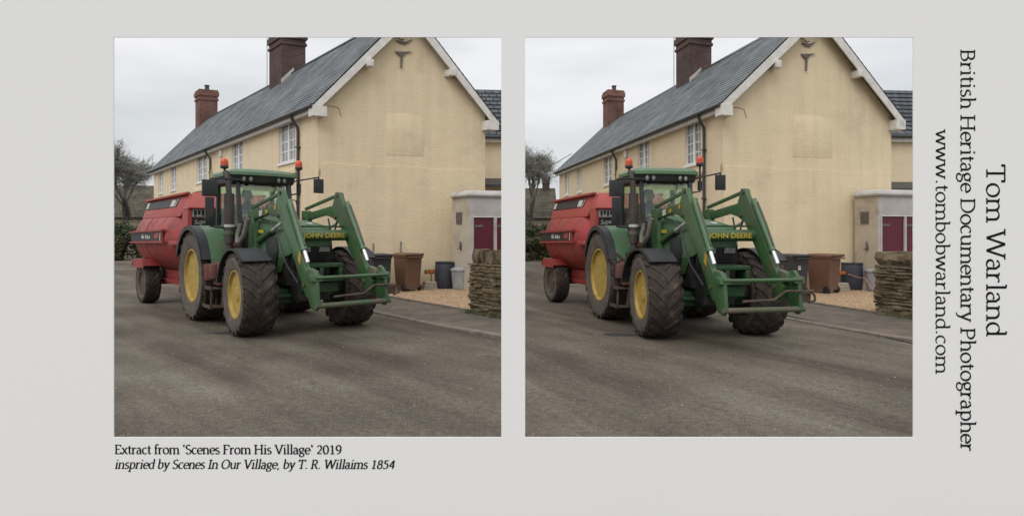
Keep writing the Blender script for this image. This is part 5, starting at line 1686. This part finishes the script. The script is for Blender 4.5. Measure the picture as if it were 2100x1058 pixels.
def spreader(side, loc, rz, kx):
    """red tank trailer, local +x forward, origin under the axle"""
    root = empty('tank_trailer', loc, rz, 'red muck spreader tank trailer towed by the tractor in the %s picture' % side, 'trailer', 'red trailers, one in each picture')
    def bld(mb, name, m, parent=root, bevel=0.0, smooth=True):
        return mb.build(name, m, parent, bevel=bevel, smooth=smooth, kx=kx)
    x0, x1 = -.55, 2.60          # tank ends (x), axle at 0
    zc, ry, rz_ = 1.56, 1.12, .86
    t = MB()
    def ell(x, fy, fz, cz_=zc, n=36):
        return [(x, math.cos(2 * math.pi * i / n) * ry * fy, cz_ + math.sin(2 * math.pi * i / n) * rz_ * fz) for i in range(n)]
    t.loft([ell(x0, .80, .80), ell(x0 + .06, .95, .95), ell(x0 + .16, 1, 1), ell(x0 + 1.05, 1, 1), ell(x0 + 1.055, 1.012, 1.012), ell(x0 + 1.10, 1.012, 1.012), ell(x0 + 1.105, 1, 1), ell(x1 - .42, 1, 1), ell(x1, .84, .92)])
    to = bld(t, 'tank', M['red'])
    hp = MB()
    ztop = 2.50
    for sg in (-1, 1):
        y = sg * .78
        hp.prism([(x0 + .05, sg * .93, 2.05), (x1 - .1, sg * .93, 2.05), (x1 + .05, sg * .77, ztop + .03), (x0, sg * .77, ztop - .02)], (0, -sg * .04, 0))
        hp.bar((x0 - .03, y + sg * .03, ztop - .01), (x1 + .05, y + sg * .03, ztop + .045), .09, .05)
    hp.prism([(x0, -.8, 2.02), (x0, .8, 2.02), (x0, .8, ztop - .02), (x0, -.8, ztop - .02)], (.04, 0, 0))
    hp.prism([(x1 - .02, -.8, 2.1), (x1 - .02, .8, 2.1), (x1 + .02, .8, ztop + .03), (x1 + .02, -.8, ztop + .03)], (.03, 0, 0))
    ho = bld(hp, 'hopper_rim', M['red_top'], bevel=.008)
    st = MB()
    yz = lambda z: -(.93 - (z - 2.05) * .16 / .46) - .006
    st.prism([(x0 + .1, yz(2.26), 2.26), (x1 - .62, yz(2.27), 2.27), (x1 - .55, yz(2.455), 2.455), (x0 + .1, yz(2.44), 2.44)], (0, -.006, 0))
    so = bld(st, 'stripe_panel', M['black'], ho, smooth=False)
    wl = MB()
    for a, b in ((x0 + .12, x0 + .3), (x1 - 1.05, x1 - .75)):
        wl.prism([(a, yz(2.285) - .008, 2.285), (b, yz(2.285) - .008, 2.285), (b, yz(2.43) - .008, 2.43), (a, yz(2.43) - .008, 2.43)], (0, -.004, 0))
    wl.prism([(x1 - .70, yz(2.28) - .008, 2.28), (x1 - .66, yz(2.28) - .008, 2.28), (x1 - .58, yz(2.45) - .008, 2.45), (x1 - .62, yz(2.45) - .008, 2.45)], (0, -.004, 0))
    bld(wl, 'stripe_mark', M['label'], so, smooth=False)
    # belt with lettering round the tank side
    for sg in (1, -1):
        bl = MB()
        yb = sg * (ry + .012)
        bl.prism([(x0 - .04, yb, 1.46), (x1 - .55, yb, 1.50), (x1 - .55, yb, 1.74), (x0 - .04, yb, 1.70)], (0, sg * .02, 0))
        bl.bar((x0 - .06, yb + sg * .03, 1.705), (x1 - .4, yb + sg * .03, 1.755), .07, .04)
        bl.bar((x0 - .06, yb + sg * .03, 1.455), (x1 - .4, yb + sg * .03, 1.495), .06, .03)
        blo = bld(bl, 'side_band', M['red'], to, smooth=False)
    bs = MB()
    yb = -(ry + .034)
    bs.prism([(x0 - .02, yb, 1.487), (x1 - .62, yb, 1.522), (x1 - .62, yb, 1.718), (x0 - .02, yb, 1.682)], (0, -.004, 0))
    bld(bs, 'band_panel', M['black'], blo, smooth=False)
    bw = MB()
    yb -= .006
    for k in range(3):
        c_ = x0 + .98 + k * .07
        bw.tube([(c_ + .035, yb, 1.56), (c_ + .0, yb, 1.60), (c_, yb, 1.63), (c_ + .035, yb, 1.66)], .012, 5)
    for k, h_ in enumerate((.09, .07, .09, .06, .07)):
        bw.prism([(x0 + 1.26 + k * .085, yb, 1.56), (x0 + 1.32 + k * .085, yb, 1.56), (x0 + 1.33 + k * .085, yb, 1.56 + h_), (x0 + 1.275 + k * .085, yb, 1.56 + h_)], (0, -.004, 0))
    bw.prism([(x1 - .74, yb, 1.53), (x1 - .68, yb, 1.53), (x1 - .64, yb, 1.70), (x1 - .70, yb, 1.70)], (0, -.004, 0))
    bld(bw, 'band_mark', M['label'], blo, smooth=False)
    br = MB()
    br.prism([(x1 - 1.22, yb, 1.60), (x1 - .95, yb, 1.55), (x1 - .78, yb, 1.61), (x1 - .77, yb, 1.70), (x1 - 1.05, yb, 1.69)], (0, -.004, 0))
    bld(br, 'band_swoosh', M['red'], blo, smooth=False)
    # front discharge hood: upright frame with a sloping top plate
    fh = MB()
    fx = x1 + .02
    fh.box(fx, fx + .34, -.92, .92, .98, 2.19)
    fh.prism([(fx + .06, -.74, 2.53), (fx + .06, .74, 2.53), (fx + .42, .93, 2.20), (fx + .42, -.93, 2.20)], (.0, 0, .03))
    fh.prism([(fx + .04, -.78, 2.51), (fx + .40, -.93, 2.195), (fx - .02, -.93, 2.195)], (0, .03, 0))
    fh.prism([(fx + .04, .78, 2.51), (fx + .40, .93, 2.195), (fx - .02, .93, 2.195)], (0, -.03, 0))
    fh.box(fx + .34, fx + .38, -.93, -.84, .95, 2.19)
    fh.box(fx + .34, fx + .38, .84, .93, .95, 2.19)
    fh.box(fx + .34, fx + .39, -.84, .84, 1.40, 1.48)
    fh.box(fx - .25, fx + .34, -1.12, -.93, 1.44, 1.52)
    fo = bld(fh, 'front_hood', M['red_top'], bevel=.01)
    op = MB()
    op.box(fx + .342, fx + .352, -.45, .52, 1.70, 2.12)
    bld(op, 'opening', M['dark'], fo, smooth=False)
    sg_ = MB()
    sg_.box(fx + .352, fx + .362, -.83, -.49, 2.03, 2.185)
    bld(sg_, 'maker_plate', M['label'], fo, smooth=False)
    mk = MB()
    for k in range(4):
        a = -.80 + k * .075
        mk.box(fx + .362, fx + .365, a, a + .055, 2.055 + .02 * (k % 2), 2.165)
    mk.box(fx + .362, fx + .365, -.80, -.52, 2.040, 2.047)
    bld(mk, 'plate_mark', M['black'], fo, smooth=False)
    sp = MB()
    sp.box(fx + .352, fx + .36, -.83, -.47, 1.80, 2.01)
    spo = bld(sp, 'name_plate', M['black'], fo, smooth=False)
    text_mesh('Super', .14, ((fx + .36) * kx + .004, -.65, 1.885), (0, 1, .1), (0, -.1, 1), 'lettering', M['label'], spo, shear=.3, sx=.95)
    # chassis, drawbar, axle, wheels
    ch = MB()
    for sg in (-1, 1):
        y = sg * .55
        ch.box(-.5, 3.1, y - .07, y + .07, .60, .82)
        ch.box(-.4, 3.0, y - .11, y + .11, .50, .60)
    ch.bar((2.9, 0, .66), (3.6, 0, .60), .2, .16)
    ch.cyl((0, -.8, .50), (0, .8, .50), .07, n=12)
    ch.prism([(-.35, -.62, .6), (.35, -.62, .6), (.2, -.62, 1.1), (-.2, -.62, 1.1)], (0, 1.24, 0))
    ch.prism([(1.9, -.60, .6), (2.4, -.60, .6), (2.35, -.60, 1.1), (1.95, -.60, 1.1)], (0, 1.2, 0))
    bld(ch, 'chassis', M['red'], bevel=.012)
    for sg in (-1, 1):
        g = MB()
        y0, y1 = sorted((sg * .70, sg * 1.14))
        g.prism([(-.48, y0, 1.06), (.42, y0, 1.06), (.50, y0, .92), (.48, y0, .90), (.40, y0, 1.03), (-.46, y0, 1.03), (-.60, y0, .90), (-.62, y0, .92)], (0, y1 - y0, 0))
        ys = sorted((y1, y1 - .02)) if sg > 0 else sorted((y0, y0 + .02))
        g.prism([(-.46, ys[0], 1.032), (.40, ys[0], 1.032), (.44, ys[0], .86), (-.52, ys[0], .86)], (0, ys[1] - ys[0], 0))
        bld(g, 'mudguard', M['red'], smooth=False)
        wheel_part(root, 0, sg * .92, .50, .33, .27, sg, lugs=22, rim_m=M['mudsteel'])
    return root

# ------------------------------------------------------------------ assemble the two views
def fwd_yaw(psi):                        # heading (sin psi, -cos psi)
    return psi - math.pi / 2

def village(side, cfg):
    hroot, B = house(cfg['house'], side)
    wing(cfg['wing'], side)
    garage(cfg['garage'], side, cfg['sign'])
    stone_wall(*cfg['swall'], side, cfg['seed'])
    yard(side, cfg['yard'])
    # footway, gravel, kerb
    sheet('pavement', cfg['pave'], 0.016, M['pave'])
    sheet('gravel', cfg['gravel'], 0.024, M['gravel'])
    k0, kd, kl = cfg['kerb']
    k0, kd = Vector((*k0, 0)), Vector((*kd, 0))
    kn = Vector((kd.y, -kd.x, 0))
    if kn.y < 0: kn = -kn
    kb = MB()
    s = 0.0
    while s < kl:
        l = .9 if s < 4 else 1.8
        def top(q):
            f = max(0.0, 1 - q / 2.3)
            return .028 + .062 * f
        a, b = k0 + kd * s, k0 + kd * (s + l - .012)
        ta, tb_ = top(s), top(s + l)
        o = kn * -.005
        pr = [(0, 0), (.13, 0)]
        v = [a + o, b + o, b + kn * .13, a + kn * .13]
        kb.add([p + Vector((0, 0, 0.001)) for p in v] + [v[0] + Vector((0, 0, ta - .015)), v[1] + Vector((0, 0, tb_ - .015)), v[1] + kn * .02 + Vector((0, 0, tb_)), v[0] + kn * .02 + Vector((0, 0, ta)), v[2] + Vector((0, 0, tb_)), v[3] + Vector((0, 0, ta))],
               [(0, 1, 5, 4), (4, 5, 6, 7), (7, 6, 8, 9), (9, 8, 2, 3), (0, 4, 7, 9, 3), (1, 2, 8, 6, 5)])
        s += l
    ko = kb.build('kerb', M['kerb'], smooth=False)
    ko['kind'] = 'structure'
    ed_ = MB()
    for p, q in zip(cfg['edge'][:-1], cfg['edge'][1:]):
        ed_.bar((*p, .03), (*q, .03), .05, .05)
    eo = ed_.build('gravel_edging', M['kerb'], smooth=False)
    eo['kind'] = 'structure'
    # gravel stones lying about, and litter along the gutter
    rr = random.Random(cfg['seed'] + 50)
    gs = MB()
    G0 = [Vector((*p, 0)) for p in cfg['gravel']]
    def inside(p):
        c = False
        n = len(G0)
        for i in range(n):
            a, b = G0[i], G0[(i + 1) % n]
            if (a.y > p.y) != (b.y > p.y) and p.x < (b.x - a.x) * (p.y - a.y) / (b.y - a.y) + a.x:
                c = not c
        return c
    xs_, ys_ = [p.x for p in G0], [p.y for p in G0]
    cnt = 0
    while cnt < 2600:
        p = Vector((rr.uniform(min(xs_), max(xs_)), rr.uniform(min(ys_), max(ys_)), .024))
        if not inside(p): continue
        cnt += 1
        r_ = rr.uniform(.012, .032)
        a_ = rr.uniform(0, 6.28)
        u = Vector((math.cos(a_), math.sin(a_), 0)) * r_
        v = Vector((-math.sin(a_), math.cos(a_), 0)) * r_ * rr.uniform(.5, .9)
        h_ = Vector((0, 0, r_ * rr.uniform(.5, 1.0)))
        gs.add([p - u - v, p + u - v, p + u + v, p - u + v, p + h_ - u * .4, p + h_ + u * .5], [(0, 1, 5, 4), (1, 2, 5), (2, 3, 4, 5), (3, 0, 4)])
    go = gs.build('loose_gravel', M['gravel'], smooth=False)
    tag(go, kind='stuff')
    wd = MB()
    def tuft(p, n_, h_):
        for _ in range(n_):
            q = p + Vector((rr.gauss(0, .05), rr.gauss(0, .05), 0))
            tip = q + Vector((rr.gauss(0, .06), rr.gauss(0, .06), h_ * rr.uniform(.5, 1.1)))
            w_ = Vector((rr.gauss(0, 1), rr.gauss(0, 1), 0)).normalized() * .008
            wd.add([q - w_, q + w_, tip], [(0, 1, 2)])
    for _ in range(26):
        tuft(B.P(-.06 - rr.random() * .12, rr.uniform(.1, cfg['house']['W'] - .9), .024), 9, .13)
    sc, sa, sg2, sl_, st_, _h = cfg['swall']
    Bs = Basis(sc, sa, sg2)
    for _ in range(22):
        tuft(Bs.P(rr.uniform(0, sl_), -.05 - rr.random() * .05, .02), 8, .10)
    for p, q in zip(cfg['edge'][:-1], cfg['edge'][1:]):
        for _ in range(10):
            tuft(Vector((*p, .02)).lerp(Vector((*q, .02)), rr.random()), 5, .07)
    we = wd.build('weeds', M['grass'], smooth=False)
    tag(we, kind='stuff')
    lt = MB()
    for _ in range(170):
        s = rr.uniform(0, 14)
        p = k0 + kd * s + kn * rr.gauss(-.06, .06) + Vector((0, 0, .012))
        u = Vector((rr.gauss(0, 1), rr.gauss(0, 1), rr.gauss(0, .25))).normalized() * rr.uniform(.012, .035)
        v = u.cross(Vector((0, 0, 1))) * .5
        lt.add([p - u, p + v, p + u, p - v], [(0, 1, 2, 3)])
    lo = lt.build('fallen_leaves', M['mudsteel'], smooth=False)
    tag(lo, kind='stuff')
    # tractor, driver, trailer
    T = cfg['tractor']
    tr = tractor(side, (*T['o'], 0), fwd_yaw(T['psi']), T['kx'], T['steer'])
    driver(side, tr, None, T['kx'])
    F = Vector((math.sin(T['psi']), -math.cos(T['psi']), 0))
    Lf = Vector((math.cos(T['psi']), math.sin(T['psi']), 0))
    hitch = Vector((*T['o'], 0)) + F * (-3.05 * T['kx'])
    d = T['psi'] + T['delta']
    F2 = Vector((math.sin(d), -math.cos(d), 0))
    axle = hitch - F2 * (3.5 * T['tkx'])
    spreader(side, axle, fwd_yaw(d), T['tkx'])
    # beyond the house
    for q in cfg['hedge']:
        hedge_shrub(*q)
    cottage(*cfg['cottage'], side, cfg['cot_chim'])
    for q in cfg['trees']:
        bare_tree(*q)
    wv = MB()
    p0, p1 = map(Vector, cfg['wire'])
    wv.tube([p0.lerp(p1, k / 10) - Vector((0, 0, .12 * math.sin(math.pi * k / 10))) for k in range(11)], .018, 5)
    wo_ = wv.build('telephone_wire', M['wire'])
    tag(wo_, 'thin overhead wire running from the house roof to the trees in the %s picture' % side, 'wire')
    gw = MB()
    a, b, z = cfg['gwall']
    gw.bar((*a, z / 2 - .01), (*b, z / 2 - .01), .3, z)
    gw.bar((*a, z + .03), (*b, z + .03), .36, .07)
    g_ = gw.build('garden_wall', M['stone_far'], smooth=False)
    tag(g_, 'grey garden wall in front of the distant cottage in the %s picture' % side, 'wall')

aL, gL = Vector((-0.6432, 0.7657)), Vector((0.9006, 0.4347))
aR, gR = Vector((-0.1657, 0.9862)), Vector((0.9396, 0.3424))

LEFT = dict(
    seed=11, sign=False,
    house=dict(c=(-5.50, 17.28), a=aL, g=gL, W=5.15, L=24.1, zE=5.46, zA=8.33, band=3.66,
               wins=[(1.75, 3.16, 3.91, 5.24), (6.98, 8.41, 4.0, 5.24), (12.13, 13.94, 3.97, 5.24), (18.19, 19.47, 3.9, 5.24), (21.48, 22.70, 3.9, 5.24)],
               heads=[(1.5, 3.9, 3.55), (12.0, 14.6, 3.6)], pipes=[1.36, 11.33], alarm=(9.77, 4.95),
               patch=(1.95, 3.10, 4.0, 5.25), purlins=[(1.33, 6.60), (3.86, 6.62)], iron=[(2.42, 7.38, True), (2.40, 7.05, False)],
               chim=[(10.0, 1.5, .95, 10.15), (23.3, 1.0, .95, 10.1)]),
    wing=dict(c=(-1.62, 22.4), a=(0.995, 0.0995), g=(-0.0995, 0.995), W=4.6, L=1.72, zE=5.35, zA=7.45, lean=3.42),
    garage=dict(c=(-1.235, 17.55), a=(-0.56, 0.828), g=(0.93, 0.3676), D=1.02, W=1.32, Z=2.74, door=(.12, .80, 2.14), vs=.55),
    swall=((-0.90, 12.85), (0.643, -0.766), (0.766, 0.643), 1.13, .34, 1.32),
    yard=dict(black=(-3.72, 17.05), brown=(-3.02, 17.65), rz=R(24), tub=(-2.02, 18.35), can=(-1.52, 18.02), lamp=(-2.42, 18.25), posts=[(-4.05, 17.62), (-3.32, 18.0)]),
    pave=[(.062, 9.36), (-.17, 9.66), (-32.3, 47.9), (-24, 47.9), (.2, 26)],
    gravel=[(-3.55, 16.3), (-3.085, 15.74), (-.95, 13.1), (.02, 12.0), (.06, 13.4), (.14, 21), (-.6, 20.0), (-5.5, 17.25)],
    edge=[(-3.55, 16.3), (-3.085, 15.74), (-.95, 13.1)],
    kerb=((.07, 9.36), aL, 48),
    tractor=dict(o=(-3.703, 10.722), psi=R(42), kx=1.0, steer=R(-3), delta=R(2.5), tkx=1.0),
    hedge=[((-26.3, 38.4), (1.7, 1.0, 1.25), 21, 'dark evergreen shrub at the left edge of the left picture', M['leafA']),
           ((-24.3, 38.0), (1.5, .9, 1.2), 22, 'dark evergreen shrub beside the house end in the left picture', M['leafA']),
           ((-25.0, 37.0), (1.2, .7, .75), 23, 'low olive brown shrub behind the red trailer in the left picture', M['leafB'])],
    cottage=((-36.6, 50), R(5), 6.0, 7.6, 3.1, 5.75), cot_chim=6.9,
    trees=[((-28.9, 46), 11.8, 31, 'bare grey tree at the left edge beside the cottage in the left picture'), ((-41.5, 60), 12.0, 32, 'farther bare tree partly cut by the frame in the left picture')],
    wire=((-19.9, 36.3, 6.2), (-29.0, 46, 6.2)),
    gwall=((-30.5, 43.0), (-23.5, 41.6), 2.45),
)
RIGHT = dict(
    seed=12, sign=True,
    house=dict(c=(5.75, 16.60), a=aR, g=gR, W=6.30, L=18.4, zE=5.28, zA=8.05, band=3.50,
               wins=[(1.30, 2.32, 3.76, 5.04), (5.21, 6.29, 3.83, 5.04), (9.25, 10.36, 3.78, 5.04), (13.92, 14.63, 3.75, 4.97), (16.37, 17.20, 3.75, 4.97)],
               heads=[(1.1, 2.9, 3.42), (9.1, 10.8, 3.44)], pipes=[1.0, 8.58], alarm=(7.49, 4.80),
               patch=(2.42, 3.90, 3.86, 5.05), purlins=[(1.66, 6.36), (4.72, 6.38)], iron=[(2.93, 7.08, True), (2.90, 6.77, False)],
               chim=[(7.5, 1.25, 1.05, 9.85), (17.5, .95, 1.0, 9.75)]),
    wing=dict(c=(11.8, 21.3), a=(0.997, 0.0784), g=(-0.0784, 0.997), W=4.6, L=4.5, zE=5.2, zA=7.2, lean=3.2),
    garage=dict(c=(10.29, 17.12), a=(-0.15, 0.9887), g=(0.955, 0.2966), D=.95, W=3.0, Z=2.74, door=(.12, .98, 2.16), vs=.55),
    swall=((7.56, 12.70), (0.30, -0.954), (0.954, 0.30), 2.4, .9, 1.32),
    yard=dict(black=(7.68, 16.75), brown=(8.72, 17.05), rz=R(18), tub=(10.02, 17.95), can=(10.43, 17.45), lamp=(9.55, 17.75), posts=[(7.45, 17.3), (8.42, 17.62)]),
    pave=[(6.45, 8.55), (6.136, 9.32), (-.25, 47.6), (6, 47.6), (30, 26), (30, 8.55)],
    gravel=[(6.6, 15.9), (7.0, 15.1), (7.62, 12.6), (7.9, 11.6), (9.5, 11.6), (16, 19.8), (11.7, 18.75), (5.8, 16.6)],
    edge=[(6.6, 15.9), (7.0, 15.1), (7.62, 12.6)],
    kerb=((6.55, 8.31), Vector((-0.3, 0.954)).normalized(), 5),
    tractor=dict(o=(3.209, 10.129), psi=R(10), kx=.87, steer=R(-7), delta=R(7), tkx=.76),
    hedge=[((.9, 38.4), (1.35, 1.0, 1.25), 24, 'dark evergreen shrub at the left edge of the right picture', M['leafA']),
           ((2.1, 37.6), (.9, .9, 1.2), 25, 'dark evergreen shrub beside the house end in the right picture', M['leafA']),
           ((1.35, 36.6), (1.1, .7, .75), 26, 'low olive brown shrub behind the red trailer in the right picture', M['leafB'])],
    cottage=((-.35, 50), R(0), 6.0, 3.9, 3.0, 5.5), cot_chim=3.3,
    trees=[((1.45, 46), 11.4, 33, 'bare grey tree at the left edge beside the cottage in the right picture', .62)],
    wire=((3.4, 34.9, 6.2), (1.4, 46, 6.2)),
    gwall=((-.35, 43.0), (3.3, 41.6), 2.4),
)
village('left', LEFT)
village('right', RIGHT)
# pink flex hanging from the orange lamp in the right picture
fx = MB()
fx.tube([(9.75, 17.7, .50), (9.92, 17.5, .42), (10.02, 17.3, .40), (10.05, 17.1, .2), (9.98, 16.75, .06), (9.93, 16.4, .04)], .011, 5)
tag(fx.build('loose_flex', M['cable']), 'thin pink flex trailing from the orange lamp onto the gravel', 'cable')
